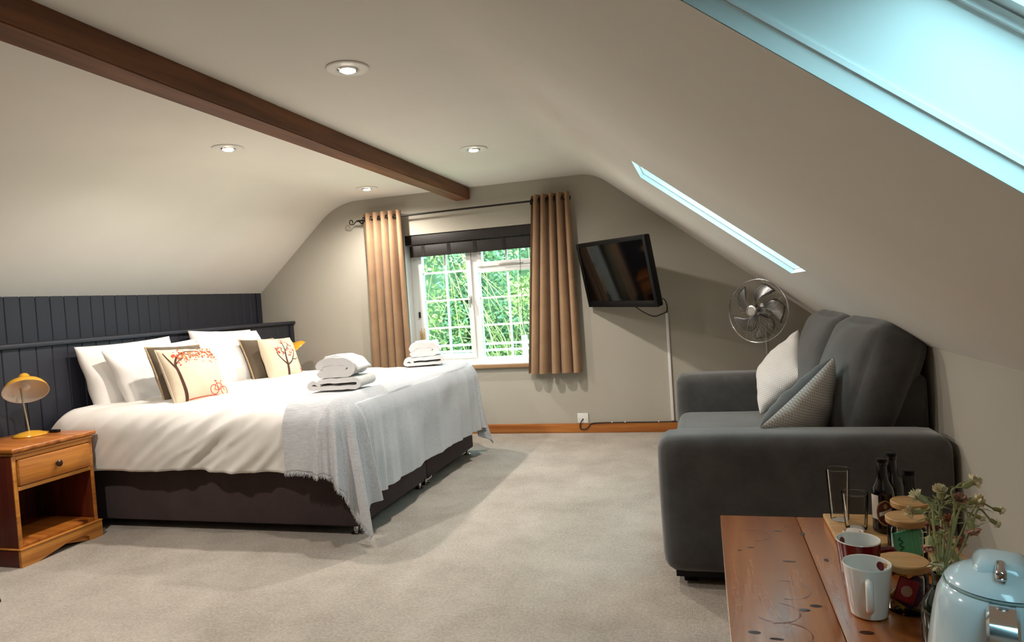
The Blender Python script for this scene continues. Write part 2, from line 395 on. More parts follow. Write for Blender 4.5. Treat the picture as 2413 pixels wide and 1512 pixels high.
# far gable wall with its window opening
WX0, WX1, WZ0, WZ1 = -2.34, -1.165, 0.545, 1.645
def top_at(x):
    for (a, za), (b_, zb) in zip(PROF_ALL[:-1], PROF_ALL[1:]):
        if a <= x <= b_: return za + (zb - za) * (x - a) / (b_ - a)
def strip(xa, xb):
    return [(xa, D, top_at(xa))] + [(x, D, z) for x, z in PROF_ALL if xa < x < xb] + [(xb, D, top_at(xb))]
vs, fs = [], []
for xa, xb, z0, z1 in ((XL - 0.045, WX0, 0, None), (WX0, WX1, 0, WZ0), (WX0, WX1, WZ1, None), (WX1, XR, 0, None)):
    pts = [(xb, D, z0), (xa, D, z0)] + (strip(xa, xb) if z1 is None else [(xa, D, z1), (xb, D, z1)])
    o = len(vs); vs += pts; fs.append(tuple(range(o, o + len(pts))))
tag(link('wall_far', pd('wall_far', vs, fs), 'wall_paint'), kind='structure')
box('baseboard_far', XL + 0.33, XR - 0.002, D - 0.016, D - 0.001, 0.0, 0.073, 'skirting_pine', bev=0.004)['kind'] = 'structure'

# left wall: navy tongue-and-groove boards, one object each
wl = tag(link('wall_left', pd('wall_left', [(XL - 0.014, YB, 0), (XL - 0.014, D, 0), (XL - 0.014, D, ZL), (XL - 0.014, YB, ZL)], [(0, 3, 2, 1)]), 'navy_paint'), kind='structure')
PITCH = 0.0921
def board_mesh(name, h):
    bm = bmesh.new(); w = PITCH * 0.5 - 0.0006; c = 0.0035; pr = [(-w, 0.0), (-w, 0.010), (-w + c, 0.014), (w - c, 0.014), (w, 0.010), (w, 0.0)]
    a = [bm.verts.new((x, y, 0)) for y, x in pr]; b_ = [bm.verts.new((x, y, h)) for y, x in pr]
    for i in range(len(pr)):
        j = (i + 1) % len(pr); bm.faces.new((a[i], a[j], b_[j], b_[i]))
    bm.faces.new(a); bm.faces.new(list(reversed(b_))); bmesh.ops.recalc_face_normals(bm, faces=bm.faces[:])
    return bm_mesh(name, bm)
upper = board_mesh('board', ZL - 0.985); upper.materials.append(MAT['navy_paint'])
y = 2.816 + PITCH / 2; y -= PITCH * int((y - YB) / PITCH - 0.5)
while y + PITCH / 2 <= D + 0.06:
    o = bpy.data.objects.new('board', upper); C.objects.link(o); o.parent = wl; o.location = (XL - 0.014, min(y, D - PITCH / 2), 0.985); y += PITCH
# boxed-out headboard with a ledge along the left wall
HX = -3.452
hb = thing('headboard', 'navy boarded headboard with a narrow ledge running behind the bed', 'headboard', (HX, 2.2, 0))
def to_local(o, p): o.location = Vector(o.location) - Vector(p); return o
HY0 = -0.6
low = board_mesh('headboard_board', 0.977); low.materials.append(MAT['navy_paint'])
y = 2.642 + PITCH / 2; y -= PITCH * int((y - HY0) / PITCH)
while y < D:
    o = bpy.data.objects.new('board', low); C.objects.link(o); o.parent = hb; o.location = (0.0, min(y, D - PITCH / 2 - 0.002) - 2.2, 0.0); y += PITCH
box('core', XL - HX + 0.001, -0.001, HY0 - 2.2, D - 0.003 - 2.2, 0.0, 0.977, 'navy_paint', hb)
box('ledge', XL - HX + 0.001, 0.034, HY0 - 0.01 - 2.2, D - 0.003 - 2.2, 0.978, 1.003, 'navy_paint', hb, bev=0.006, seg=3)

# exposed beam
bm_ = thing('ceiling_beam', 'dark brown timber beam running the length of the ceiling', 'beam', (-1.80, 2.0, 1.88))
bmb = bmesh.new(); N = 40
ring = []
for i in range(N + 1):
    yy = YB + (D - 0.002 - YB) * i / N; j = lambda k: 0.004 * noise.noise(Vector((k * 3.1, yy * 2.2, 0)))
    ring.append([bmb.verts.new((x - (-1.80), yy - 2.0, z - 1.88)) for x, z in ((-1.863 + j(1), 1.8826 + j(2)), (-1.742 + j(3), 1.8826 + j(4)), (-1.742 + j(3), ZC - 0.001), (-1.863 + j(1), ZC - 0.001))])
for a, b_ in zip(ring[:-1], ring[1:]):
    for k in range(4): bmb.faces.new((a[k], a[(k + 1) % 4], b_[(k + 1) % 4], b_[k]))
bmb.faces.new(list(reversed(ring[0]))); bmb.faces.new(ring[-1]); bmesh.ops.recalc_face_normals(bmb, faces=bmb.faces[:])
bmesh.ops.bevel(bmb, geom=[e for e in bmb.edges if abs(e.verts[0].co.y - e.verts[1].co.y) > 0.05 and min(e.verts[0].co.z, e.verts[1].co.z) < 0.05], offset=0.006, segments=2, affect='EDGES')
link('timber', bm_mesh('timber', bmb), 'beam_wood', bm_, smooth=40)

# skylights
def skylight(k, idx, name):
    w = thing(name, None, None, slope((k['s0'] + k['s1']) / 2, (k['y0'] + k['y1']) / 2), kind='structure')
    org = Vector(w.location)
    def prism(nm, sa, sb, ya, yb, na, nb, mat):
        P = [slope(s, y, q) - org for s, y, q in ((sa, ya, na), (sb, ya, na), (sb, yb, na), (sa, yb, na), (sa, ya, nb), (sb, ya, nb), (sb, yb, nb), (sa, yb, nb))]
        me = pd(nm, P, [(0, 3, 2, 1), (4, 5, 6, 7), (0, 1, 5, 4), (1, 2, 6, 5), (2, 3, 7, 6), (3, 0, 4, 7)])
        bm = bmesh.new(); bm.from_mesh(me); bmesh.ops.recalc_face_normals(bm, faces=bm.faces[:]); bm.to_mesh(me); bm.free()
        return link(nm, me, mat, w)
    s0, s1, y0, y1 = k['s0'], k['s1'], k['y0'], k['y1']; T = 0.018
    for sa, sb, ya, yb in ((s0 - T, s1 + T, y1, y1 + T), (s0 - T, s1 + T, y0 - T, y0), (s0 - T, s0, y0, y1), (s1, s1 + T, y0, y1)):
        prism('lining', sa, sb, ya, yb, 0.001, 0.165, 'lining_white')
    B = 0.003
    for sa, sb, ya, yb in ((s0, s1, y1 - B, y1), (s0, s1, y0, y0 + B), (s0, s0 + B, y0 + B, y1 - B), (s1 - B, s1, y0 + B, y1 - B)):
        prism('bead', sa, sb, ya, yb, 0.023, 0.029, 'white_gloss')
    for dep, na, nb, mt, nm in ((0.006, 0.133, 0.144, 'white_gloss', 'frame_rail'), (0.022, 0.146, 0.158, 'white_gloss', 'sash_rail')):
        for sa, sb, ya, yb in ((s0, s1, y1 - dep, y1), (s0, s1, y0, y0 + dep), (s0, s0 + dep, y0 + dep, y1 - dep), (s1 - dep, s1, y0 + dep, y1 - dep)):
            prism(nm, sa, sb, ya, yb, na, nb, mt)
    for sa, sb, ya, yb in ((s0 - .05, s1 + .05, y1 - 0.028, y1 + .05), (s0 - .05, s1 + .05, y0 - .05, y0 + 0.028), (s0 - .05, s0 + 0.028, y0 + .028, y1 - .028), (s1 - 0.028, s1 + .05, y0 + .028, y1 - .028)):
        prism('outer_cover', sa, sb, ya, yb, 0.166, 0.20, 'blind_slate')
    prism('pane', s0 + 0.02, s1 - 0.02, y0 + 0.02, y1 - 0.02, 0.1585, 0.1625, 'window_glass')
skylight(SK[0], 0, 'window_2'); skylight(SK[1], 1, 'window_3')
P = [slope(s, y, q) for q in (0.1635, 0.1655) for s, y in ((0.60, 0.075), (1.13, 0.075), (1.13, 0.805), (0.60, 0.805))]  # added blind, its reach set to dim daylight from the near skylight
sb = thing('added_skylight_blind', 'slate blue blind added across the skylight over the table to cut its daylight', 'blind', P[0])
me = pd('cloth', [p - P[0] for p in P], [(0, 1, 2, 3), (7, 6, 5, 4), (0, 4, 5, 1), (1, 5, 6, 2), (2, 6, 7, 3), (3, 7, 4, 0)]); link('cloth', me, 'blind_slate', sb)
e0, e1 = slope(1.135, 0.075, 0.1645) - P[0], slope(1.135, 0.805, 0.1645) - P[0]; tube('bottom_bar', [e0, e1], 0.004, 'satin_silver', sb, 8)

# recessed downlights
dl = None
LIGHTS = [(-1.243, 2.31, 'recessed downlight nearest the camera, beside the timber beam'), (-2.407, 3.084, 'recessed downlight over the bed, on the headboard side of the beam'),
          (-1.266, 3.83, 'recessed downlight above the curtain rod, on the skylight side of the beam'), (-2.397, 4.615, 'small recessed downlight by the gable wall above the bed side curtain'),
          (-2.40, 1.55, 'recessed downlight out over the open carpet, furthest from the window')]
for i, (x, y, lab) in enumerate(LIGHTS):
    if dl is None:
        t = thing('downlight', lab, 'downlight', (x, y, ZC), 0, 'ceiling downlights')
        lathe('trim_ring', [(0.040, 0.0005), (0.080, -0.0005), (0.082, -0.003), (0.078, -0.0065), (0.046, -0.008), (0.040, -0.006), (0.040, 0.0005)], 'white_plastic', t, 40)
        lathe('lamp_holder', [(0.0395, 0.0), (0.0395, -0.0075), (0.033, -0.012), (0.030, -0.011), (0.030, 0.0)], 'chrome', t, 32)
        lathe('bulb', [(0.0, -0.004), (0.029, -0.004), (0.029, -0.010), (0.022, -0.016), (0.0, -0.019)], 'lamp_glow', t, 24)
        dl = t
    else:
        t = copy_tree(dl); t.location = (x, y, ZC); t['label'] = lab
    ld = bpy.data.lights.new('downlight_beam', 'SPOT'); ld.energy = LAMP_W * (1.0 if i < 4 else 1.0); ld.color = LAMP_COL; ld.spot_size = math.radians(170); ld.spot_blend = 0.75; ld.shadow_soft_size = 0.028
    lo = bpy.data.objects.new('downlight_beam', ld); C.objects.link(lo); lo.parent = t; lo.location = (0, 0, -0.05)

# ================================================================ GABLE WINDOW
FY0, FY1 = D + 0.105, D + 0.165
w1 = thing('window_1', None, None, (-1.75, D + 0.1, WZ0), kind='structure')
WO = Vector(w1.location)
def wbox(nm, x0, x1, y0, y1, z0, z1, mat, parent=w1, bev=0.0):
    o = box(nm, x0 - WO.x, x1 - WO.x, y0 - WO.y, y1 - WO.y, z0 - WO.z, z1 - WO.z, mat, parent, bev); return o
for nm, a in (('reveal', (WX0 - 0.02, WX0, D + 0.0005, FY1, WZ0, WZ1)), ('reveal', (WX1, WX1 + 0.02, D + 0.0005, FY1, WZ0, WZ1)), ('reveal', (WX0 - 0.02, WX1 + 0.02, D + 0.0005, FY1, WZ1, WZ1 + 0.02))):
    wbox(nm, *a, 'lining_white')
wbox('window_sill', WX0 - 0.02, WX1 + 0.03, D - 0.035, FY0, WZ0 - 0.018, WZ0 + 0.014, 'sill_wood', bev=0.005)
wbox('sill_board', WX0, WX1, D - 0.005, FY0, WZ0 + 0.0145, WZ0 + 0.017, 'white_gloss')
# outer frame
wbox('frame_jamb', WX0, -2.277, FY0, FY1, WZ0 + 0.017, WZ1, 'upvc_white', bev=0.004)
wbox('frame_jamb', -1.225, WX1, FY0, FY1, WZ0 + 0.017, WZ1, 'upvc_white', bev=0.004)
wbox('frame_head', -2.277, -1.225, FY0, FY1, 1.597, WZ1, 'upvc_white', bev=0.004)
wbox('frame_cill', -2.277, -1.225, FY0, FY1, WZ0 + 0.017, 0.606, 'upvc_white', bev=0.004)
wbox('mullion', -1.803, -1.747, FY0, FY1, 0.606, 1.597, 'upvc_white', bev=0.004)
wbox('transom', -1.747, -1.225, FY0, FY1, 1.297, 1.345, 'upvc_white', bev=0.004)
def frame4(nm, x0, x1, z0, z1, wd, y0, y1, parent):
    for a in ((x0, x0 + wd, z0, z1), (x1 - wd, x1, z0, z1), (x0 + wd, x1 - wd, z0, z0 + wd), (x0 + wd, x1 - wd, z1 - wd, z1)):
        wbox(nm, a[0], a[1], y0, y1, a[2], a[3], 'upvc_white', parent, bev=0.003)
cas = thing('casement_sash', None, None); cas.parent = w1
frame4('sash_rail', -2.276, -1.804, 0.607, 1.596, 0.040, FY0 - 0.018, FY0 + 0.040, cas)
for px0, px1 in ((-2.236, -2.044), (-2.028, -1.844)):
    zz = [0.647, 0.857, 1.086, 1.319, 1.556]
    for a, b_ in zip(zz[:-1], zz[1:]):
        wbox('pane', px0, px1, FY0 + 0.02, FY0 + 0.026, a + 0.008, b_ - 0.008 if b_ < 1.5 else b_, 'window_glass', cas)
wbox('glazing_bar', -2.044, -2.028, FY0 + 0.010, FY0 + 0.032, 0.647, 1.556, 'upvc_white', cas)
for z in (0.865, 1.094, 1.327): wbox('glazing_bar', -2.236, -1.844, FY0 + 0.011, FY0 + 0.031, z - 0.008, z + 0.008, 'upvc_white', cas)
hd = wbox('handle', -1.832, -1.812, FY0 - 0.032, FY0 - 0.018, 1.06, 1.12, 'satin_silver', cas, bev=0.004)
wbox('handle_lever', -1.829, -1.816, FY0 - 0.048, FY0 - 0.034, 1.02, 1.10, 'satin_silver', cas, bev=0.005)
wbox('hinge', -2.290, -2.272, FY0 - 0.026, FY0 - 0.018, 0.96, 1.01, 'black_metal', cas, bev=0.003)
for px0, px1 in ((-1.747, -1.513), (-1.497, -1.225)):
    zz = [0.606, 0.869, 1.092, 1.297]
    for a, b_ in zip(zz[:-1], zz[1:]): wbox('pane', px0, px1, FY0 + 0.02, FY0 + 0.026, a + (0.008 if a > .61 else 0), b_ - (0.008 if b_ < 1.29 else 0), 'window_glass')
wbox('glazing_bar', -1.513, -1.497, FY0 + 0.010, FY0 + 0.032, 0.606, 1.297, 'upvc_white')
for z in (0.869, 1.092): wbox('glazing_bar', -1.747, -1.225, FY0 + 0.011, FY0 + 0.031, z - 0.008, z + 0.008, 'upvc_white')
ven = thing('vent_sash', None, None); ven.parent = w1
frame4('sash_rail', -1.746, -1.226, 1.346, 1.596, 0.038, FY0 - 0.018, FY0 + 0.040, ven)
for px0, px1 in ((-1.708, -1.513), (-1.497, -1.264)): wbox('pane', px0, px1, FY0 + 0.02, FY0 + 0.026, 1.384, 1.558, 'window_glass', ven)
wbox('glazing_bar', -1.513, -1.497, FY0 + 0.010, FY0 + 0.032, 1.384, 1.558, 'upvc_white', ven)
wbox('stay_arm', -1.56, -1.36, FY0 - 0.034, FY0 - 0.020, 1.352, 1.362, 'satin_silver', ven, bev=0.003)

# roman blind of dark woven wood
rb = thing('roman_blind', 'dark brown woven blind pulled up at the top of the window', 'blind', (-1.75, D + 0.05, 1.64)); RO = Vector(rb.location)
def rbx(nm, x0, x1, y0, y1, z0, z1, mat, bev=0.0, parent=rb): return box(nm, x0 - RO.x, x1 - RO.x, y0 - RO.y, y1 - RO.y, z0 - RO.z, z1 - RO.z, mat, parent, bev)
rbx('valance', WX0 + 0.004, WX1 - 0.004, D + 0.012, D + 0.022, 1.565, 1.6445, 'blind_brown', 0.002)
rbx('headrail', WX0 + 0.004, WX1 - 0.004, D + 0.024, D + 0.08, 1.605, 1.6445, 'blind_brown', 0.002)
for k in range(5):
    rbx('fold', -2.306, WX1 - 0.02, D + 0.024 + 0.006 * k, D + 0.034 + 0.012 * k, 1.463 + 0.006 * k, 1.556 - 0.004 * k, 'blind_brown', 0.0025)
for xx in (-2.20, -1.975, -1.75, -1.505, -1.28): rbx('ladder_tape', xx, xx + 0.028, D + 0.0215, D + 0.0238, 1.461, 1.558, 'blind_tape')
tube('pull_cord', [(-1.375 - RO.x, D + 0.06 - RO.y, 1.46 - RO.z), (-1.383 - RO.x, D + 0.06 - RO.y, 1.1 - RO.z), (-1.385 - RO.x, D + 0.06 - RO.y, 0.72 - RO.z)], 0.0018, 'cable_black', rb, 6)

# curtain rod with scroll finials
rod = thing('curtain_rod', 'thin wrought iron curtain rod with scroll ends above the window', 'curtain rod', (-1.85, D - 0.085, 1.797)); QO = Vector(rod.location)
tube('pole', [Vector((-2.71, D - 0.085, 1.795)) - QO, Vector((-0.985, D - 0.085, 1.806)) - QO], 0.0075, 'black_metal', rod, 12)
def scroll(x, sgn, z):
    pts = [Vector((x, D - 0.085, z)), Vector((x + sgn * 0.015, D - 0.085, z - 0.008)), Vector((x + sgn * 0.028, D - 0.085, z - 0.022)), Vector((x + sgn * 0.045, D - 0.085, z - 0.026))]
    c = Vector((x + sgn * 0.05, D - 0.085, z - 0.004))
    for k in range(12):
        a = -PI / 2 + k * 0.52; r = 0.022 * (1 - k * 0.05); pts.append(c + Vector((sgn * math.cos(a) * r, 0, math.sin(a) * r)))
    return [p - QO for p in spline(pts, 3)]
tube('finial', scroll(-2.71, -1, 1.795), 0.0042, 'black_metal', rod, 8)
tube('finial', scroll(-0.985, 1, 1.806), 0.0042, 'black_metal', rod, 8)
for xx in (-2.69, -1.0):
    tube('bracket', [Vector((xx, D - 0.085, 1.79)) - QO, Vector((xx, D - 0.04, 1.775)) - QO, Vector((xx, D - 0.001, 1.79)) - QO], 0.006, 'black_metal', rod, 8)

def curtain(lab, xt0, xt1, xb0, xb1, z0, z1, nf, seed, amp=0.042):
    t = thing('curtain', lab, 'curtain', ((xb0 + xb1) / 2, D - 0.085, z0), 0, 'tan eyelet curtains'); O = Vector(t.location)
    NX, NZ = 110, 30; vs, fs = [], []
    for side in (0, 1):
        for j in range(NZ + 1):
            f = j / NZ; z = z1 + (z0 - z1) * f
            for i in range(NX + 1):
                u = i / NX; uw = u + 0.018 * math.sin(u * 17 + seed) * (0.4 + 0.6 * f)
                x = (xt0 + (xt1 - xt0) * u) * (1 - f) + (xb0 + (xb1 - xb0) * u) * f
                ph = uw * nf * 2 * PI + 0.35 * f * math.sin(u * 9 + seed * 2)
                sn = math.sin(ph); a = amp * (0.85 + 0.35 * f * math.sin(u * 5 + seed) ** 2)
                y = D - 0.085 + a * (abs(sn) ** 0.75) * (1 if sn > 0 else -1)
                x += 0.010 * math.cos(ph) * (0.5 + f)
                vs.append(Vector((x, y + 0.0025 * (1 - 2 * side), z)) - O)
    st = NX + 1; h = st * (NZ + 1)
    for j in range(NZ):
        for i in range(NX):
            a = j * st + i; fs.append((a, a + 1, a + st + 1, a + st)); b_ = a + h; fs.append((b_, b_ + st, b_ + st + 1, b_ + 1))
    for j in range(NZ):
        for i in (0, NX): a = j * st + i; fs.append((a, a + st, a + st + h, a + h))
    for i in range(NX):
        for j in (0, NZ): a = j * st + i; fs.append((a, a + 1, a + 1 + h, a + h))
    me = pd('cloth', vs, fs); bm = bmesh.new(); bm.from_mesh(me); bmesh.ops.recalc_face_normals(bm, faces=bm.faces[:]); bm.to_mesh(me); bm.free()
    link('cloth', me, 'curtain_cloth', t, smooth=60)
    for k in range(2 * nf):
        u = (k + 0.5) / (2 * nf) + 0.0; u = (k) / (2 * nf) + 0.001; x = xt0 + (xt1 - xt0) * u + 0.004
        pts = [Vector((x + 0.004 * math.sin(2 * PI * q / 16), D - 0.085 + 0.020 * math.cos(2 * PI * q / 16), 1.80 + 0.020 * math.sin(2 * PI * q / 16))) - O for q in range(17)]
        tube('eyelet', pts, 0.0035, 'black_metal', t, 6)
curtain('tan eyelet curtain at the bed side of the window', -2.655, -2.311, -2.68, -2.309, 0.485, 1.848, 5, 1.0)
curtain('tan eyelet curtain between the window and the television', -1.225, -0.926, -1.345, -0.922, 0.480, 1.846, 5, 2.3)

# reed bottle on the sill
rd = thing('reed_diffuser', 'small dark green bottle with tan reeds standing on the window sill', 'diffuser', (-2.262, D + 0.07, WZ0 + 0.0172))
lathe('bottle', [(0.0, 0.0), (0.019, 0.0), (0.021, 0.006), (0.021, 0.085), (0.018, 0.105), (0.010, 0.118), (0.010, 0.140), (0.012, 0.142), (0.008, 0.143), (0.008, 0.12), (0.0, 0.12)], 'bottle_green', rd, 20)
for k in range(9):
    a = k * 2.4; s = 0.006; e = 0.022
    tube('reed', [(s * math.cos(a) * .8, s * math.sin(a) * .8, 0.122), (e * math.cos(a), e * math.sin(a) * .8, 0.27 + 0.02 * (k % 3))], 0.0022, 'reed_tan', rd, 5)

# ================================================================ BED
BX0, BX1, BY0, BY1 = -3.425, -1.61, 2.77, 4.415
bed = thing('divan_bed', 'wide divan bed with a dark brown fabric base against the navy headboard', 'bed', (-2.5, 3.59, 0)); BO = Vector(bed.location)
def bbox(nm, x0, x1, y0, y1, z0, z1, mat, bev=0.0, parent=bed): return box(nm, x0 - BO.x, x1 - BO.x, y0 - BO.y, y1 - BO.y, z0 - BO.z, z1 - BO.z, mat, parent, bev, 3)
YM = (BY0 + BY1) / 2
for ya, yb in ((BY0, YM - 0.002), (YM + 0.002, BY1)):
    bbox('divan_base', BX0, BX1, ya, yb, 0.045, 0.335, 'divan_fabric', 0.010)
bbox('mattress', BX0, BX1 - 0.02, BY0 + 0.01, BY1 - 0.01, 0.337, 0.555, 'pillow_white', 0.04)
for xx in (BX1 - 0.035, BX0 + 0.06):
    for yy in (BY0 + 0.04, YM - 0.045, YM + 0.045, BY1 - 0.04):
        lathe('foot', [(0.0, 0.0), (0.024, 0.0), (0.026, 0.005), (0.020, 0.010), (0.012, 0.014), (0.012, 0.038), (0.020, 0.0449), (0.0, 0.0449)], 'chrome', bed, 16, xx - BO.x, yy - BO.y)
lk = tube('link_bar', [(BX1 + 0.004 - BO.x, YM - 0.045 - BO.y, 0.055), (BX1 + 0.012 - BO.x, YM - 0.02 - BO.y, 0.050), (BX1 + 0.012 - BO.x, YM + 0.02 - BO.y, 0.050), (BX1 + 0.004 - BO.x, YM + 0.045 - BO.y, 0.055)], 0.005, 'chrome', bed, 8)

def drape(ax, ay, x1, y0, y1, R, top):
    """unrolled cloth coordinates -> point on a rounded box, with r (overhang) and perimeter coordinate q"""
    ox = max(0.0, ax - (x1 - R)); oy = 0.0; sy = -1
    if ay < y0 + R: oy = (y0 + R) - ay
    elif ay > y1 - R: oy = ay - (y1 - R); sy = 1
    r = math.hypot(ox, oy); bx = min(ax, x1 - R); by = min(max(ay, y0 + R), y1 - R)
    if r < 1e-9: return Vector((bx, by, top)), Vector((0, 0, 1)), 0.0, 0.0, by
    d = Vector((ox / r, sy * oy / r, 0))
    if r < R * PI / 2: H = R * math.sin(r / R); V = R * (1 - math.cos(r / R)); nz = math.cos(r / R)
    else: H = R; V = R + r - R * PI / 2; nz = 0.0
    nrm = (d * math.sqrt(max(0, 1 - nz * nz)) + Vector((0, 0, nz))).normalized()
    return Vector((bx, by, top - V)) + d * H, nrm, r, math.atan2(ox, oy), by
def grid_mesh(nm, fn, NA, NB, thick=0.0):
    pts = [[fn(i / NA, j / NB) for i in range(NA + 1)] for j in range(NB + 1)]
    vs = [p for row in pts for p in row]; fs = []; st = NA + 1
    for j in range(NB):
        for i in range(NA): a = j * st + i; fs.append((a, a + 1, a + st + 1, a + st))
    me = pd(nm, vs, fs); return me, pts
# duvet
DX1, DY0, DY1, DR, DT = -1.600, 2.695, 4.485, 0.125, 0.628
def duvet_fn(u, v):
    ax = -3.40 + u * (DX1 - DR + 0.40 + 3.40); ay = (DY0 + DR - 0.375) + v * ((DY1 - DR + 0.33) - (DY0 + DR - 0.375))
    p, nrm, r, th, by = drape(ax, ay, DX1, DY0, DY1, DR, DT)
    side = min(1, r / 0.22)
    # soft diagonal creases that run down and toward the foot on the near side
    c1 = noise.noise(Vector((p.x * 5.5 - ay * 5.0, ay * 1.2, 3.1))); c2 = noise.noise(Vector((p.x * 10 - ay * 11.0, ay * 2.0, 8.7)))
    ridge = (1 - abs(c1)) ** 2.5 - 0.5
    amp = 0.012 + 0.016 * side
    c3 = noise.noise(Vector((p.x * 9 - ay * 14.0, ay * 1.5 + p.x * 1.2, 1.7))); c4 = noise.noise(Vector((p.x * 16 - ay * 22.0, ay * 3.0, 6.1)))
    msk = min(1, max(0, (p.x + 3.1) * 2.0)); r3 = (1 - abs(c3)) ** 4 - 0.25
    p = p + nrm * (amp * ridge + 0.010 * c2 * (0.3 + side) + 0.014 * r3 * side * msk + 0.004 * c4 * side)
    flat = max(0, 1 - r / 0.1)
    p.z += flat * (0.010 * noise.noise(Vector((p.x * 2.2, p.y * 2.2, 0))) + 0.012 * math.sin(PI * min(1, max(0, (ay - DY0) / (DY1 - DY0)))))
    if r > 0.28 and th < 0.2: p.z += 0.010 * noise.noise(Vector((p.x * 3.0, 0, 5.0)))
    if ax < -3.28:  # the head end tucks down behind the pillows
        k = (-3.28 - ax) / 0.12; p.z -= 0.05 * k * k * (1 - side * 0.5); 
        if ay < DY0 + DR: p.y += 0.03 * k
    return p
me, _ = grid_mesh('duvet', duvet_fn, 150, 170)
dv = link('duvet', me, 'bed_linen', None, smooth='all'); tag(dv, 'white cotton duvet spread over the divan bed', 'duvet')
md = dv.modifiers.new('thickness', 'SOLIDIFY'); md.thickness = 0.014; md.offset = -1

# throw over the foot of the bed
TX1, TY0, TY1, TR, TT = -1.568, 2.665, 4.515, 0.135, 0.662
AX0, AX1 = -1.905, TX1 - TR + 0.555; AY0, AY1 = TY0 + TR - 0.405, TY1 - TR + 0.42
def throw_fn(u, v):
    ax = AX0 + u * (AX1 - AX0); ay = AY0 + v * (AY1 - AY0)
    if ay < TY0 + TR: ax += 0.0
    p, nrm, r, th, by = drape(ax, ay, TX1, TY0, TY1, TR, TT)
    near = ay < TY0 + TR; far = ay > TY1 - TR; foot = ax > TX1 - TR
    if near and not foot: q = ax - (TX1 - TR)
    elif near and foot: q = th * 0.34
    elif foot and not far: q = 0.534 + (ay - TY0 - TR)
    elif foot and far: q = 0.534 + (TY1 - TR - TY0 - TR) + (PI / 2 - th) * 0.34
    else: q = 3.0 - ax if far else 0
    L1 = 0.534 + TY1 - TY0 - 2 * TR
    e = math.exp(-((q - 0.30) / 0.32) ** 2) + math.exp(-((q - L1 - 0.15) / 0.34) ** 2) * 0.8
    hang = max(0, r - 0.12)
    if r > 0.12:
        w = math.sin(q * 2 * PI / 0.155 + 0.8) + 0.5 * math.sin(q * 2 * PI / 0.083 + 2.0)
        amp = hang * (0.085 * e + 0.006)
        p += nrm * (amp * (w + 1.15)) + nrm * 0.014 * e * hang
        fold = noise.noise(Vector((q * 6.0, hang * 1.5, 2.0))); p += nrm * 0.022 * fold * min(1, hang * 4)
        if foot and not near: p += nrm * 0.012 * noise.noise(Vector((q * 2.5 + hang * 3, hang * 3.5, 9.0)))
    if r <= 0.12: p.z += 0.006 * noise.noise(Vector((p.x * 8, p.y * 5, 1.0)))
    # the doubled layer: a folded edge along the foot of the bed, a little proud of the layer beneath
    oy = max(0, TY0 + TR - ay); cx = (TX1 - TR + 0.045) - 0.10 * min(1, oy / 0.38) + 0.02 * noise.noise(Vector((0, ay * 2.0, 4)))
    k = min(1, max(0, (ax - cx) / 0.008)); p += nrm * 0.019 * k
    if near and not foot:      # slight flare of the loose hem
        p += nrm * 0.02 * max(0, r - 0.2) * 2
        p.z += 0.008 * math.sin(ax * 30) * min(1, hang * 3)
    p.z = max(p.z, 0.022)
    return p
me, TP = grid_mesh('cloth', throw_fn, 190, 260)
th_ = thing('throw_blanket', 'pale grey fringed throw draped over the foot of the bed', 'throw', (-1.75, 3.59, 0.6))
o = link('cloth', me, 'throw_weave', th_, smooth='all'); o.matrix_parent_inverse = Matrix.Translation(-Vector(th_.location))
md = o.modifiers.new('thickness', 'SOLIDIFY'); md.thickness = 0.004; md.offset = -1
fr = []
for row, nxt in ((TP[0], TP[1]),):
    for i in range(0, len(row) - 1):
        for k in range(2):
            f = random.random(); a = row[i].lerp(row[i + 1], f); dn = (row[i] - nxt[i]).normalized()
            d = (dn + Vector((random.uniform(-.35, .35), random.uniform(-.35, .35), -0.3))).normalized() * random.uniform(0.012, 0.026)
            e = a + d; e.z = max(e.z, 0.004); fr.append(tube_data([a, a.lerp(e, .5) + Vector((random.uniform(-.003, .003), random.uniform(-.003, .003), 0)), e], [0.0022, 0.0018, 0.0006], 4))
vs, fs = merge(fr); o = link('fringe', pd('fringe', vs, fs), 'throw_weave', th_); o['kind'] = 'stuff'; o.matrix_parent_inverse = Matrix.Translation(-Vector(th_.location))

# pillows and cushions
def soft(name, lab, cat, cu, M, mats, group=None, edge=None, dz=0.0):
    t = bpy.data.objects.new(name, None); C.objects.link(t); t.matrix_world = M; tag(t, lab, cat, group); t.empty_display_size = 0.05
    cu.build('cover', mats, t); 
    if edge: cu.edge('stitched_border' if edge == 'stitch_tan' else 'piping', edge, t, 0.0055 if edge == 'stitch_tan' else 0.003)
    return t
def pillow(lab, c, yaw, tilt, roll, seed, w=0.70, h=0.42, t=0.17):
    return soft('pillow', lab, 'pillow', Cush(w, h, t, 0.055, 0.36, 0.012, seed, 7.0, 0.25), pose(c, yaw, tilt, roll), ['pillow_white'], 'white bed pillows')
pillow('white pillow against the headboard, closest to the mustard desk lamp', (-3.325, 3.262, 0.765), PI / 2, -0.28, 0.02, 1.0)
pillow('white pillow partly behind the brown cushion with the stitched border', (-3.155, 3.315, 0.745), 1.53, -0.44, 0.03, 2.4)
pillow('white pillow with its corner raised, at the window end of the bed', (-3.20, 4.000, 0.775), 1.56, -0.40, -0.06, 4.1, 0.68, 0.44)
pillow('white pillow at the back of the window end, behind the tree cushion', (-3.33, 4.090, 0.780), PI / 2, -0.26, -0.05, 5.6, 0.64, 0.42)
soft('cushion', 'brown cushion with a tan stitched border beside the bicycle print cushion', 'cushion', Cush(0.345, 0.345, 0.13, 0.05, 0.40, 0.006, 3.0), pose((-2.895, 3.165, 0.768), 1.40, -0.46, -0.05), ['cushion_brown'], 'brown cushions on the bed', 'stitch_tan')
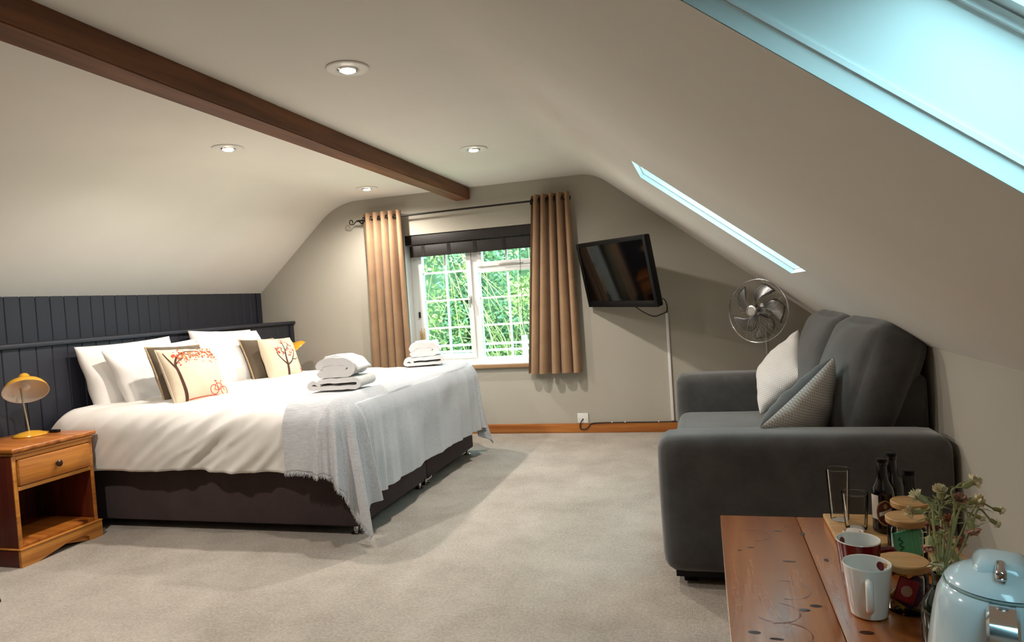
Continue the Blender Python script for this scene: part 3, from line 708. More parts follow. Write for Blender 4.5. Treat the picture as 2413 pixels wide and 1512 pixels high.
soft('cushion', 'plain brown cushion half hidden by the far tree cushion', 'cushion', Cush(0.33, 0.33, 0.13, 0.06, 0.40, 0.006, 8.0), pose((-3.045, 4.115, 0.748), 1.45, -0.42, -0.05), ['cushion_brown'], 'brown cushions on the bed', 'stitch_tan')
cuA = Cush(0.345, 0.345, 0.14, 0.045, 0.42, 0.006, 5.0); tA = soft('cushion', 'cream cushion printed with a leaning red tree and a bicycle', 'cushion', cuA, pose((-2.737, 3.073, 0.757), 1.381, -0.525, -0.072), ['cushion_cream'], 'cream tree cushions', 'cushion_cream')
cuB = Cush(0.33, 0.33, 0.13, 0.045, 0.42, 0.005, 6.0); tB = soft('cushion', 'cream cushion printed with an upright branching tree of red leaves', 'cushion', cuB, pose((-2.915, 4.125, 0.742), 1.483, -0.343, -0.043), ['cushion_cream'], 'cream tree cushions', 'cushion_cream')
def print_strip(cu, pts, w0, w1, n=6):
    P = spline([Vector((p[0], p[1], 0)) for p in pts], n); vs, fs = [], []
    for i, p in enumerate(P):
        t = (P[min(i + 1, len(P) - 1)] - P[max(i - 1, 0)]).normalized(); nn = Vector((-t.y, t.x, 0)); w = w0 + (w1 - w0) * i / (len(P) - 1)
        for s in (-1, 1):
            q = p + nn * w * s; vs.append(cu.P(max(-.985, min(.985, q.x)), max(-.985, min(.985, q.y)), -1, 0.0016))
    for i in range(len(P) - 1): a = 2 * i; fs.append((a, a + 2, a + 3, a + 1))
    return vs, fs
def print_dot(cu, x, y, r, ang):
    vs = [cu.P(max(-.98, min(.98, x + r * math.cos(ang + k * PI / 2) * (1.5 if k % 2 == 0 else .8))), max(-.98, min(.98, y + r * math.sin(ang + k * PI / 2) * (1.5 if k % 2 == 0 else .8))), -1, 0.0018) for k in range(4)]
    return vs, [(0, 1, 2, 3)]
def part_of(parent, name, data, mat):
    vs, fs = merge(data); return link(name, pd(name, vs, fs), mat, parent)
rs = random.Random(3)
br = [print_strip(cuA, [(-.66, -.95), (-.70, -.4), (-.74, .1), (-.72, .35), (-.55, .62), (-.2, .78), (.3, .80)], .05, .012), print_strip(cuA, [(-.74, .1), (-.84, .5), (-.9, .8)], .03, .012), print_strip(cuA, [(-.72, .3), (-.6, .42), (-.42, .5)], .018, .008), print_strip(cuA, [(-.4, .70), (-.1, .62), (.2, .58)], .012, .006)]
part_of(tA, 'tree_print', br, 'print_brown')
lv, lo_ = [], []
for k in range(170):
    x = rs.uniform(-.72, .88); y = .66 + rs.gauss(0, .13) + .05 * math.sin(x * 3); y = min(y, .93)
    (lv if rs.random() < .55 else lo_).append(print_dot(cuA, x, y, rs.uniform(.018, .036), rs.uniform(0, PI)))
for k in range(14): lv.append(print_dot(cuA, rs.uniform(.2, .85), rs.uniform(.2, .45), .014, rs.uniform(0, PI)))
part_of(tA, 'leaf_print', lv, 'print_red')['kind'] = 'stuff'; part_of(tA, 'leaf_print', lo_, 'print_orange')['kind'] = 'stuff'
bk = []
for cx, cy, r in ((.30, -.72, .15), (.70, -.74, .13)):
    bk.append(print_strip(cuA, [(cx + r * math.cos(a * PI / 6), cy + r * math.sin(a * PI / 6)) for a in range(13)], .010, .010, 3))
bk += [print_strip(cuA, [(.30, -.72), (.42, -.52), (.60, -.54), (.50, -.74), (.30, -.72)], .009, .009, 3), print_strip(cuA, [(.70, -.74), (.62, -.46), (.70, -.40)], .009, .008, 3), print_strip(cuA, [(.50, -.74), (.41, -.44)], .009, .009, 3), print_strip(cuA, [(.36, -.43), (.46, -.43)], .014, .014, 3), print_strip(cuA, [(-.6, -.93), (-.1, -.90), (.4, -.90), (.9, -.92)], .012, .006)]
part_of(tA, 'bicycle_print', bk, 'print_red')
br = [print_strip(cuB, [(-.10, -.95), (-.12, -.4), (-.10, 0), (-.02, .35), (.02, .75)], .07, .015), print_strip(cuB, [(-.12, -.35), (-.35, -.1), (-.5, .2), (-.42, .45)], .035, .012), print_strip(cuB, [(-.10, -.35), (.2, -.2), (.42, .05), (.62, .3)], .035, .012), print_strip(cuB, [(.30, -.1), (.5, -.12), (.72, -.02)], .02, .008), print_strip(cuB, [(-.03, .3), (.18, .45), (.38, .68)], .022, .010), print_strip(cuB, [(-.06, .15), (-.25, .3), (-.2, .5)], .02, .010)]
part_of(tB, 'tree_print', br, 'print_brown')
lv, lg = [], []
for cx, cy in ((-.45, .42), (-.30, .45), (-.2, .18), (-.05, .72), (.12, .80), (.2, .38), (.38, .55), (.42, .2), (.6, .32), (.2, .1), (-.38, .25)):
    for k in range(5): lv.append(print_dot(cuB, cx + rs.gauss(0, .05), cy + rs.gauss(0, .05), rs.uniform(.022, .04), rs.uniform(0, PI)))
for k in range(20): lg.append(print_dot(cuB, rs.uniform(.35, .9), rs.uniform(-.05, .92), .016, rs.uniform(0, PI)))
part_of(tB, 'leaf_print', lv, 'print_red')['kind'] = 'stuff'; part_of(tB, 'leaf_print', lg, 'print_grey')['kind'] = 'stuff'
part_of(tB, 'swing_print', [print_strip(cuB, [(.66, -.1), (.74, -.5)], .005, .005), print_strip(cuB, [(.76, -.1), (.82, -.5)], .005, .005), print_strip(cuB, [(.72, -.55), (.84, -.62), (.78, -.8), (.9, -.85)], .03, .02)], 'print_orange')

# folded towels
def ribbon(nm, path, th, y0, y1, mat, parent, n=5, seed=0.0, nb=10):
    P = spline([Vector((p[0], p[1], 0)) for p in path], n); loop = []
    up, dn = [], []
    for i, p in enumerate(P):
        t = (P[min(i + 1, len(P) - 1)] - P[max(i - 1, 0)]).normalized(); nn = Vector((-t.y, t.x, 0)); up.append(p + nn * th / 2); dn.append(p - nn * th / 2)
    endc = lambda a, b_, c: [(a + b_) / 2 + c]
    tE = (P[-1] - P[-2]).normalized() * th * .45; tS = (P[0] - P[1]).normalized() * th * .45
    loop = up + [(up[-1] + dn[-1]) / 2 + tE] + list(reversed(dn)) + [(up[0] + dn[0]) / 2 + tS]
    vs, fs = [], []; L = len(loop)
    for j in range(nb + 1):
        f = j / nb; y = y0 + (y1 - y0) * f; sh = 0.0
        for k, q in enumerate(loop):
            g = 0.006 * noise.noise(Vector((q.x * 18 + seed, q.y * 18, y * 9))); inset = 0.010 * (max(0, abs(2 * f - 1) - 0.85) / 0.15) ** 2
            vs.append((q.x + g, y + 0.006 * noise.noise(Vector((q.x * 12, q.y * 12 + seed, 3))), max(0.001, q.y + g - inset * 0.2)))
    for j in range(nb):
        for k in range(L): a = j * L + k; b_ = j * L + (k + 1) % L; fs.append((a, b_, b_ + L, a + L))
    fs.append(tuple(range(L - 1, -1, -1))); fs.append(tuple(range(nb * L, nb * L + L)))
    me = pd(nm, vs, fs); bm = bmesh.new(); bm.from_mesh(me); bmesh.ops.triangulate(bm, faces=[f for f in bm.faces if len(f.verts) > 4]); bmesh.ops.recalc_face_normals(bm, faces=bm.faces[:]); bm.to_mesh(me); bm.free()
    return link(nm, me, mat, parent, smooth=60)
def towel_pair(labA, labB, loc, rz, sc=1.0):
    t = thing('bath_towel', labA, 'towel', loc, rz, 'folded bath towels'); t.scale = (sc, sc, sc)
    ribbon('folded_cloth', [(-.085, .034), (-.115, .048), (-.142, .040), (-.148, .024), (-.128, .014), (-.05, .0135), (.08, .0145), (.140, .018), (.156, .036), (.140, .056), (.07, .056), (-.02, .053), (-.085, .054)], 0.024, -0.12, 0.12, 'towel_terry', t, 5, 1.0)
    t2 = thing('hand_towel', labB, 'towel', Vector(loc) + Vector((0, 0, 0.0695 * sc)), rz, 'rolled hand towels'); t2.scale = (sc, sc, sc)
    ribbon('rolled_cloth', [(-.088, .024), (-.02, .0235), (.07, .024), (.105, .042), (.098, .075), (.055, .094), (-.02, .097), (-.074, .084), (-.092, .062)], 0.044, -0.10, 0.11, 'towel_terry', t2, 5, 2.0)
    ribbon('inner_fold', [(-.062, .060), (0.0, .061), (.068, .060)], 0.032, -0.096, 0.106, 'towel_terry', t2, 5, 2.5)
    ribbon('flap', [(-.055, .118), (0.01, .124), (.07, .112), (.120, .082), (.150, .048)], 0.012, -0.085, 0.095, 'towel_terry', t2, 5, 3.0)
towel_pair('folded white bath towel under the rolled towel nearer the camera', 'rolled white towel on the folded towel nearer the camera', (-1.795, 3.03, 0.672), 0.12, 0.86)
towel_pair('folded white bath towel on the bed by the window', 'rolled white towel on the bed by the window', (-1.815, 4.12, 0.672), 0.40, 0.80)

# ================================================================ BEDSIDE TABLES AND LAMPS
NX0, NX1, NYA, NYB = -0.395, 0.0, -0.205, 0.205      # local: front at x = 0 facing +X
def make_nightstand(lab, loc):
    t = thing('bedside_table', lab, 'bedside table', loc, 0, 'pine bedside tables')
    box('top', NX0 - 0.005, 0.022, NYA - 0.012, NYB + 0.012, 0.520, 0.541, 'pine_orange', t, 0.006, 3)
    box('moulding', NX0, 0.010, NYA - 0.002, NYB + 0.002, 0.506, 0.5195, 'pine_front', t, 0.005)
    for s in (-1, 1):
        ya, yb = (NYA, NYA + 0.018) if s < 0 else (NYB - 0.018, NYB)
        box('side_panel', NX0, -0.006, ya, yb, 0.085, 0.5055, 'pine_side_shaded', t, 0.002)
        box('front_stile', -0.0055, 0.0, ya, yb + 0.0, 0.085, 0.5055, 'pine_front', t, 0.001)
    box('back_panel', NX0, NX0 + 0.008, NYA + 0.0185, NYB - 0.0185, 0.085, 0.5055, 'pine_side_shaded', t)
    box('upper_rail', -0.020, 0.0, NYA + 0.0185, NYB - 0.0185, 0.486, 0.5055, 'pine_front', t)
    box('lower_rail', -0.35, 0.0, NYA + 0.0185, NYB - 0.0185, 0.343, 0.362, 'pine_front', t, 0.002)
    box('shelf', NX0 + 0.009, 0.0, NYA + 0.0185, NYB - 0.0185, 0.085, 0.100, 'pine_orange', t, 0.002)
    d = box('drawer', -0.30, 0.012, NYA + 0.022, NYB - 0.022, 0.366, 0.483, 'pine_front', t, 0.006, 2)
    k = lathe('knob', [(0.0, 0.0), (0.008, 0.0), (0.007, 0.008), (0.015, 0.013), (0.0155, 0.019), (0.010, 0.024), (0.0, 0.025)], 'knob_dark', d, 20)
    k.rotation_euler = (0, PI / 2, 0); k.location = (0.012, 0, 0.425)
    # plinth: front board with a scalloped lower edge, side boards
    W = 0.212; pts = [(-W, 0.0), (-W + 0.075, 0.0)]
    for i in range(25):
        f = i / 24; x = -W + 0.078 + f * (2 * W - 0.156)
        z = 0.018 + 0.022 * (1 - abs(2 * f - 1)) ** 0 * math.sin(min(1, f * 5) * PI / 2) * math.sin(min(1, (1 - f) * 5) * PI / 2) - 0.014 * math.exp(-((f - .5) / .10) ** 2) + 0.008 * math.cos(f * 4 * PI) * 0.6
        pts.append((x, z))
    pts += [(W - 0.075, 0.0), (W, 0.0), (W, 0.078), (-W, 0.078)]
    bm = bmesh.new(); a = [bm.verts.new((0.002, y, z)) for y, z in pts]; b_ = [bm.verts.new((0.016, y, z)) for y, z in pts]
    for i in range(len(pts)): j = (i + 1) % len(pts); bm.faces.new((a[i], a[j], b_[j], b_[i]))
    fa, fb = bm.faces.new(a), bm.faces.new(list(reversed(b_))); bmesh.ops.triangulate(bm, faces=[fa, fb]); bmesh.ops.recalc_face_normals(bm, faces=bm.faces[:])
    link('plinth_front', bm_mesh('plinth_front', bm), 'pine_front', t)
    for s in (-1, 1):
        ya, yb = (-W, -W + 0.014) if s < 0 else (W - 0.014, W); box('plinth_side', NX0, 0.0015, ya, yb, 0.0, 0.078, 'pine_side_shaded', t, 0.002)
    box('plinth_moulding', NX0, 0.020, -W - 0.003, W + 0.003, 0.0785, 0.0848, 'pine_front', t, 0.003)
    return t
ns = make_nightstand('orange pine bedside table with one drawer under the mustard lamp', (-3.028, 2.452, 0.0))
n2 = copy_tree(ns); n2.location = (-3.02, 4.745, 0.0); n2['label'] = 'pine bedside table in the corner by the gable wall'
def make_lamp(lab, loc, rz):
    t = thing('desk_lamp', lab, 'lamp', loc, rz, 'mustard desk lamps')
    lathe('base', [(0.0, 0.0), (0.070, 0.0), (0.073, 0.004), (0.070, 0.010), (0.045, 0.020), (0.012, 0.026), (0.0, 0.027)], 'mustard_enamel', t, 40)
    sc = Vector((0.012, -0.012, 0.225))
    tube('stem', [(-0.006, 0, 0.022), (-0.022, -0.004, 0.16), (-0.030, -0.006, 0.245)], 0.0042, 'brass_stem', t, 10)
    dirv = Vector((0.56, -0.40, -0.82)).normalized()       # where the shade opens
    M = dirv.to_track_quat('-Z', 'Y').to_matrix().to_4x4(); M.translation = sc
    outer = [(0.098, 0.0), (0.094, 0.015), (0.082, 0.034), (0.060, 0.049), (0.036, 0.058), (0.028, 0.064), (0.024, 0.094), (0.019, 0.102), (0.0, 0.104)]
    sh = lathe('shade', outer, 'mustard_enamel', t, 48, closed=False, smooth=50); sh.matrix_local = M
    inn = lathe('shade_lining', [(0.098, 0.0), (0.0955, 0.0005), (0.0915, 0.014), (0.080, 0.032), (0.058, 0.0465), (0.034, 0.054), (0.0, 0.056)], 'lamp_inner', sh, 48, closed=False, smooth=50)
    lathe('bulb', [(0.0, 0.012), (0.014, 0.015), (0.021, 0.026), (0.018, 0.042), (0.012, 0.060), (0.0, 0.062)], 'white_plastic', sh, 20)
    tube('switch_knob', [(0.0, 0.0, 0.104), (0.0, 0.0, 0.110)], 0.006, 'black_plastic', sh, 10)
    return t
lp = make_lamp('mustard yellow desk lamp on the bedside table with the drawer showing', (-3.275, 2.535, 0.541), 0.0)
tube('cord', spline([(-0.06, 0.02, 0.004), (-0.095, 0.06, 0.006), (-0.100, 0.08, 0.05), (-0.10, 0.075, 0.15), (-0.06, 0.04, 0.235)], 8), 0.0026, 'cable_black', lp, 6)
box('cord_switch', 0.03, 0.085, 0.072, 0.096, 0.0005, 0.014, 'black_plastic', lp, 0.004)
l2 = make_lamp('mustard desk lamp peeking out behind the far tree cushion', (-3.215, 4.735, 0.541), 1.15)

# ================================================================ TELEVISION AND CABLES
tv = bpy.data.objects.new('television', None); C.objects.link(tv); tv.matrix_world = pose((-0.5806, 4.72, 1.1963), -0.799, 0.195, -0.023); tag(tv, 'black flat television on a wall bracket, tilted down toward the bed', 'television')
TW, TH = 0.782, 0.483
box('body', -TW / 2, TW / 2, 0.0, 0.045, -TH / 2, TH / 2, 'black_plastic', tv, 0.012, 3)
for a in ((-TW / 2, -TW / 2 + 0.028, -TH / 2, TH / 2), (TW / 2 - 0.028, TW / 2, -TH / 2, TH / 2), (-TW / 2 + 0.028, TW / 2 - 0.028, TH / 2 - 0.028, TH / 2), (-TW / 2 + 0.028, TW / 2 - 0.028, -TH / 2, -TH / 2 + 0.045)):
    box('bezel', a[0], a[1], -0.008, 0.001, a[2], a[3], 'black_plastic', tv, 0.002)
box('screen', -TW / 2 + 0.029, TW / 2 - 0.029, -0.002, 0.0005, -TH / 2 + 0.046, TH / 2 - 0.029, 'screen_black', tv)
box('rear_housing', -TW / 2 + 0.12, TW / 2 - 0.12, 0.0455, 0.075, -TH / 2 + 0.06, TH / 2 - 0.08, 'black_plastic', tv, 0.010)
MI = tv.matrix_world.inverted()
arm = [MI @ Vector(p) for p in ((-0.545, D - 0.004, 1.19), (-0.54, D - 0.10, 1.19), (-0.50, D - 0.20, 1.19))] + [Vector((0.0, 0.07, 0.0))]
tube('bracket_arm', arm, 0.014, 'black_metal', tv, 10)
o = box('bracket_plate', -0.61, -0.48, D - 0.006, D - 0.0005, 1.10, 1.28, 'black_metal', None, 0.002); o.parent = tv; o.matrix_parent_inverse = MI
tr = box('cable_trunking', -0.272, -0.252, D - 0.014, D - 0.0005, 0.085, 0.890, 'white_plastic', None, 0.002); tag(tr, 'thin white cable trunking running down the wall below the television', 'trunking')
c1 = tube('television_cable', spline([(-0.305, 4.585, 1.02), (-0.29, 4.75, 1.01), (-0.262, 4.95, 0.985), (-0.255, 5.05, 0.93), (-0.262, D - 0.008, 0.892)], 8), 0.0045, 'cable_black'); tag(c1, 'black cable looping from the television edge into the white trunking', 'cable')
c2 = tube('television_cable', spline([(-0.48, 4.84, 0.965), (-0.42, 4.93, 0.91), (-0.35, 5.0, 0.872), (-0.29, 5.05, 0.885), (-0.268, D - 0.010, 0.893)], 8), 0.0038, 'cable_black'); tag(c2, 'black cable sagging in a loop below the television', 'cable')
sk = thing('wall_socket', 'white single power socket with a plug above the skirting board', 'socket', (-0.939, D - 0.0005, 0.1085))
box('plate', -0.043, 0.043, -0.012, 0.0, -0.0345, 0.043, 'white_plastic', sk, 0.004, 3)
for s in (-1, 1): tube('screw', [(s * 0.029, -0.013, 0.0), (s * 0.029, -0.0118, 0.0)], 0.003, 'satin_silver', sk, 8)
box('fuse_cover', -0.010, 0.012, -0.0125, -0.0118, -0.008, 0.010, 'white_plastic', sk, 0.0003)
c3 = tube('power_cable', spline([(-0.936, D - 0.013, 0.110), (-0.950, D - 0.026, 0.092), (-0.962, D - 0.028, 0.060), (-0.958, D - 0.026, 0.034), (-0.925, D - 0.024, 0.030), (-0.895, D - 0.024, 0.050), (-0.875, D - 0.022, 0.072), (-0.80, D - 0.021, 0.078), (-0.6, D - 0.020, 0.0785), (-0.4, D - 0.020, 0.0785), (-0.27, D - 0.020, 0.080), (-0.20, D - 0.020, 0.080), (0.15, D - 0.020, 0.0785)], 6), 0.0038, 'cable_black'); tag(c3, 'thin black cable running from the socket along the skirting board', 'cable')
for xx in (-0.72, -0.62, -0.37):
    box('clip', xx, xx + 0.008, D - 0.026, D - 0.018, 0.078, 0.087, 'white_plastic', c3, 0.001)

# ================================================================ PEDESTAL FAN
FC = Vector((0.338, 4.60, 0.884)); FR = 0.205
fan = thing('pedestal_fan', 'silver pedestal fan with clear curved blades behind the sofa', 'fan', (0.395, 4.69, 0.0)); FO = Vector(fan.location)
F = Matrix.Rotation(-0.58, 4, 'Z') @ Matrix.Rotation(-0.06, 4, 'X')       # local -Y is the blowing direction
def fpt(x, y, z): return FC + (F @ Vector((x, y, z))) - FO
def ringpts(r, y, n=48): return [fpt(r * math.cos(2 * PI * k / n), y, r * math.sin(2 * PI * k / n)) for k in range(n + 1)]
tube('guard_ring', ringpts(FR, 0.0, 64), 0.0048, 'chrome', fan, 8)
data = []
for k in range(40):
    a = 2 * PI * k / 40; cs, sn = math.cos(a), math.sin(a)
    data.append(tube_data([fpt(r * cs, y, r * sn) for r, y in ((0.036, -0.078), (0.10, -0.074), (0.165, -0.055), (0.198, -0.022), (FR, 0.0))], 0.0007, 4, False))
vs, fs = merge(data); link('front_guard', pd('front_guard', vs, fs), 'chrome', fan)
data = []
for k in range(40):
    a = 2 * PI * (k + .5) / 40; cs, sn = math.cos(a), math.sin(a)
    data.append(tube_data([fpt(r * cs, y, r * sn) for r, y in ((0.05, 0.070), (0.11, 0.066), (0.17, 0.048), (FR, 0.0))], 0.0007, 4, False))
vs, fs = merge(data); link('rear_guard', pd('rear_guard', vs, fs), 'chrome', fan)
def disc(nm, prof, mat, y0):
    vs, fs = lathe_data(prof, 28); vs = [fpt(v[0], y0 - v[2], v[1]) for v in vs]; me = pd(nm, vs, fs)
    bm = bmesh.new(); bm.from_mesh(me); bmesh.ops.remove_doubles(bm, verts=bm.verts[:], dist=1e-6); bmesh.ops.recalc_face_normals(bm, faces=bm.faces[:]); bm.to_mesh(me); bm.free()
    return link(nm, me, mat, fan, smooth=40)
disc('badge', [(0.0, 0.0), (0.036, 0.0), (0.038, 0.004), (0.034, 0.010), (0.026, 0.012), (0.026, 0.009), (0.0, 0.009)], 'satin_silver', -0.074)
disc('hub', [(0.0, 0.0), (0.030, 0.0), (0.034, 0.006), (0.034, 0.028), (0.024, 0.036), (0.0, 0.038)], 'grey_glass', 0.02)
disc('motor_housing', [(0.0, 0.0), (0.034, 0.002), (0.050, 0.02), (0.054, 0.06), (0.052, 0.10), (0.0, 0.105)], 'satin_silver', 0.178)
for b_ in range(5):
    a0 = b_ * 2 * PI / 5 + 0.55; vs, fs = [], []; NR, NW = 12, 6
    for i in range(NR + 1):
        f = i / NR; r = 0.028 + f * 0.152; sweep = 0.75 * f ** 1.4; half = 0.12 + 0.36 * math.sin(min(1, f * 1.25) * PI * 0.62) * (1 - 0.45 * max(0, f - .75) / .25)
        for j in range(NW + 1):
            g = j / NW * 2 - 1; a = a0 - sweep + g * half; tw = (0.020 - 0.010 * f) * g + 0.006 * g * g
            vs.append(fpt(r * math.cos(a), -0.002 + tw * 1.3, r * math.sin(a)))
    for i in range(NR):
        for j in range(NW): q = i * (NW + 1) + j; fs.append((q, q + 1, q + NW + 2, q + NW + 1))
    o = link('blade', pd('blade', vs, fs), 'blade_plastic', fan, smooth='all'); md = o.modifiers.new('thickness', 'SOLIDIFY'); md.thickness = 0.002
tube('pole', [(0, 0, 0.012), (0, 0, 0.46), (-0.004, -0.004, 0.80)], 0.011, 'satin_silver', fan, 12)
tube('collar', [(0, 0, 0.44), (0, 0, 0.50)], 0.017, 'satin_silver', fan, 14)
lathe('base', [(0.0, 0.0), (0.165, 0.0), (0.170, 0.006), (0.160, 0.014), (0.04, 0.026), (0.018, 0.05), (0.0, 0.05)], 'satin_silver', fan, 40)

# ================================================================ SOFA
SX0, SX1, SY0, SY1 = -0.185, 0.752, 2.400, 4.335
sofa = thing('sofa', 'charcoal grey suede two seat sofa under the sloping ceiling', 'sofa', (0.28, 3.37, 0)); SO = Vector(sofa.location)
def sp(nm, x0, x1, y0, y1, z0, z1, r, mat='sofa_suede', bulge=(0, 0, 0), wr=0.0, wf=5.0, fn=None, seed=0.0, n=14):
    return rbox(nm, (x1 - x0, y1 - y0, z1 - z0), r, mat, sofa, n, bulge, ((x0 + x1) / 2 - SO.x, (y0 + y1) / 2 - SO.y, (z0 + z1) / 2 - SO.z), wr, wf, fn, seed)
sp('arm', SX0, SX1, SY0, SY0 + 0.205, 0.045, 0.538, 0.055, bulge=(0.004, 0.006, 0.004), wr=0.006, wf=3)
sp('arm', SX0, SX1, SY1 - 0.205, SY1, 0.045, 0.538, 0.055, bulge=(0.004, 0.006, 0.004), wr=0.006, wf=3, seed=4)
sp('seat_base', SX0 + 0.03, SX1 - 0.02, SY0 + 0.19, SY1 - 0.19, 0.05, 0.20, 0.02)
sp('back_frame', 0.60, SX1, SY0 + 0.25, SY1 - 0.25, 0.20, 0.700, 0.03)
YMs = (SY0 + SY1) / 2
for ya, yb, sd in ((SY0 + 0.206, YMs - 0.002, 1), (YMs + 0.002, SY1 - 0.206, 3)):
    sp('seat_cushion', SX0 + 0.012, 0.52, ya, yb, 0.185, 0.325, 0.05, bulge=(0.008, 0, 0.012), wr=0.006, wf=4, seed=sd)
def lean(k, x_piv, tw=0.0):
    def f(p, q):
        a = k; c, s = math.cos(a), math.sin(a); return Vector((p.x * c + p.z * s, p.y, -p.x * s + p.z * c))
    return f
for ya, yb, sd, zz in ((SY0 + 0.225, YMs - 0.005, 7, 0.650), (YMs + 0.005, SY1 - 0.215, 9, 0.645)):
    rbox('back_cushion', (0.190, yb - ya, 0.475), 0.075, 'sofa_suede', sofa, 16, (0.045, 0.025, 0.03), (0.600 - SO.x, (ya + yb) / 2 - SO.y, zz), 0.016, 4.0, lean(0.34, 0), sd)
for xx in (SX0 + 0.09, SX1 - 0.09):
    for yy in (SY0 + 0.09, SY1 - 0.09): box('foot', xx - 0.025 - SO.x, xx + 0.025 - SO.x, yy - 0.025 - SO.y, yy + 0.025 - SO.y, 0.0, 0.06, 'black_plastic', sofa, 0.004)
box('underside', SX0 + 0.04 - SO.x, SX1 - 0.03 - SO.x, SY0 + 0.03 - SO.y, SY1 - 0.03 - SO.y, 0.03, 0.052, 'black_plastic', sofa)
soft('scatter_cushion', 'pale patterned scatter cushion leaning at the far end of the sofa', 'cushion', Cush(0.36, 0.36, 0.14, 0.05, 0.42, 0.008, 11.0), pose((0.377, 3.868, 0.572), -1.215, -0.497, 0.808), ['cushion_lattice'], 'patterned scatter cushions', None)
soft('scatter_cushion', 'patterned scatter cushion with a plain grey back by the near sofa arm', 'cushion', Cush(0.43, 0.43, 0.16, 0.05, 0.42, 0.008, 12.0), pose((0.326, 2.78, 0.500), 0.963, 0.448, 0.594), ['cushion_lattice', 'sofa_suede'], 'patterned scatter cushions', None)

# ================================================================ PINE TABLE AND WHAT STANDS ON IT
TZ = 0.45
tb = thing('pine_table', 'worn orange pine table with knots and ring marks', 'table', (0.36, 1.25, 0)); BOo = Vector(tb.location)
TX0, TX1_, TYA, TYB = 0.013, 0.530, 0.42, 1.845
def tbx(nm, x0, x1, y0, y1, z0, z1, mat, bev=0.0): return box(nm, x0 - BOo.x, x1 - BOo.x, y0 - BOo.y, y1 - BOo.y, z0, z1, mat, tb, bev, 3)
for xa, xb in ((TX0, 0.2008), (0.2016, 0.365), (0.3658, TX1_)):
    tbx('top_plank', xa, xb, TYA, TYB, TZ - 0.024, TZ, 'table_pine', 0.0025)
tbx('apron', TX0 + 0.04, TX1_ - 0.04, TYB - 0.062, TYB - 0.044, TZ - 0.115, TZ - 0.0245, 'table_pine', 0.002)
tbx('apron', TX0 + 0.04, TX1_ - 0.04, TYA + 0.044, TYA + 0.062, TZ - 0.115, TZ - 0.0245, 'table_pine', 0.002)
tbx('apron', TX0 + 0.03, TX0 + 0.05, TYA + 0.06, TYB - 0.06, TZ - 0.115, TZ - 0.0245, 'table_pine', 0.002)
tbx('apron', TX1_ - 0.05, TX1_ - 0.03, TYA + 0.06, TYB - 0.06, TZ - 0.115, TZ - 0.0245, 'table_pine', 0.002)
for xx in (TX0 + 0.022, TX1_ - 0.075):
    for yy in (TYA + 0.025, TYB - 0.08): tbx('leg', xx, xx + 0.055, yy, yy + 0.055, 0.0, TZ - 0.0245, 'table_pine', 0.005)
plain('stain_brown', '7A3F1C', 0.35, coat=0.5)
# ring stains left on the top
rg = random.Random(5)
for k, (x, y, r) in enumerate(((0.10, 1.30, .040), (0.13, 1.40, .042), (0.085, 1.70, .038), (0.19, 1.74, .036), (0.11, 1.22, .040))):
    a0 = rg.uniform(0, 6); pts = [Vector((x + r * math.cos(a0 + a * .12) - BOo.x, y + r * math.sin(a0 + a * .12) - BOo.y, TZ + 0.0003)) for a in range(34)]
    vs = []; fs = []
    for i, p in enumerate(pts):
        c = Vector((x - BOo.x, y - BOo.y, TZ + 0.0003)); d = (p - c).normalized(); w = 0.0009 * (1 + 0.8 * math.sin(i * .7 + k)); vs += [p - d * w, p + d * w]
    for i in range(len(pts) - 1): a = 2 * i; fs.append((a, a + 1, a + 3, a + 2))
    link('ring_stain', pd('ring_stain', vs, fs), 'stain_brown', tb)
knots = plain('knot_dark', '2E1408', 0.4, coat=0.4)
for x, y, a, b_ in ((0.239, 1.244, .012, .007), (0.172, 1.335, .011, .006), (0.15, 1.315, .010, .006), (0.055, 1.218, .011, .006), (0.075, 1.62, .008, .004), (0.145, 1.735, .010, .005), (0.09, 1.20, .012, .004), (0.227, 1.56, .005, .009), (0.20, 1.72, .006, .010), (0.05, 1.60, .005, .003), (0.15, 1.545, .014, .004)):
    vs = [(x + a * math.cos(q * PI / 8) - BOo.x, y + b_ * math.sin(q * PI / 8) - BOo.y, TZ + 0.0002) for q in range(16)]
    link('knot', pd('knot', vs, [tuple(range(16))]), 'knot_dark', tb)

tray = thing('serving_board', 'pale bamboo board under the glasses and bottles', 'board', (0.382, 1.67, TZ))
box('board', -0.117, 0.117, -0.165, 0.172, 0.0005, 0.012, 'bamboo', tray, 0.003, 3)
TT_ = TZ + 0.0122
def tumbler(lab, x, y, r0, r1, h):
    t = thing('glass_tumbler', lab, 'glass', (x, y, TT_))
    lathe('glass', [(0.0, 0.0005), (r0 - .002, 0.0005), (r0, 0.003), (r1, h), (r1 - 0.0008, h + 0.0008), (r1 - 0.0022, h), (r0 - 0.0028, 0.012), (0.0, 0.011)], 'clear_glass', t, 36)
    rim = [(r1 * math.cos(2 * PI * k / 36), r1 * math.sin(2 * PI * k / 36), h) for k in range(37)]; tube('rim', rim, 0.0011, 'clear_glass', t, 6)
tumbler('tall straight glass standing at the back corner of the board', 0.297, 1.795, 0.021, 0.027, 0.128)
tumbler('short glass tumbler in front of the tall glass', 0.322, 1.735, 0.024, 0.0295, 0.086)
cd_ = thing('ceramic_dish', 'small round pale pink ceramic dish behind the red mug', 'dish', (0.303, 1.668, TT_))
lathe('dish', [(0.0, 0.0005), (0.020, 0.0005), (0.023, 0.004), (0.023, 0.014), (0.021, 0.017), (0.019, 0.014), (0.0, 0.013)], 'ceramic_pink', cd_, 28)
lathe('lid_top', [(0.0, 0.0135), (0.015, 0.0135), (0.014, 0.019), (0.0, 0.021)], 'label_white', cd_, 24)
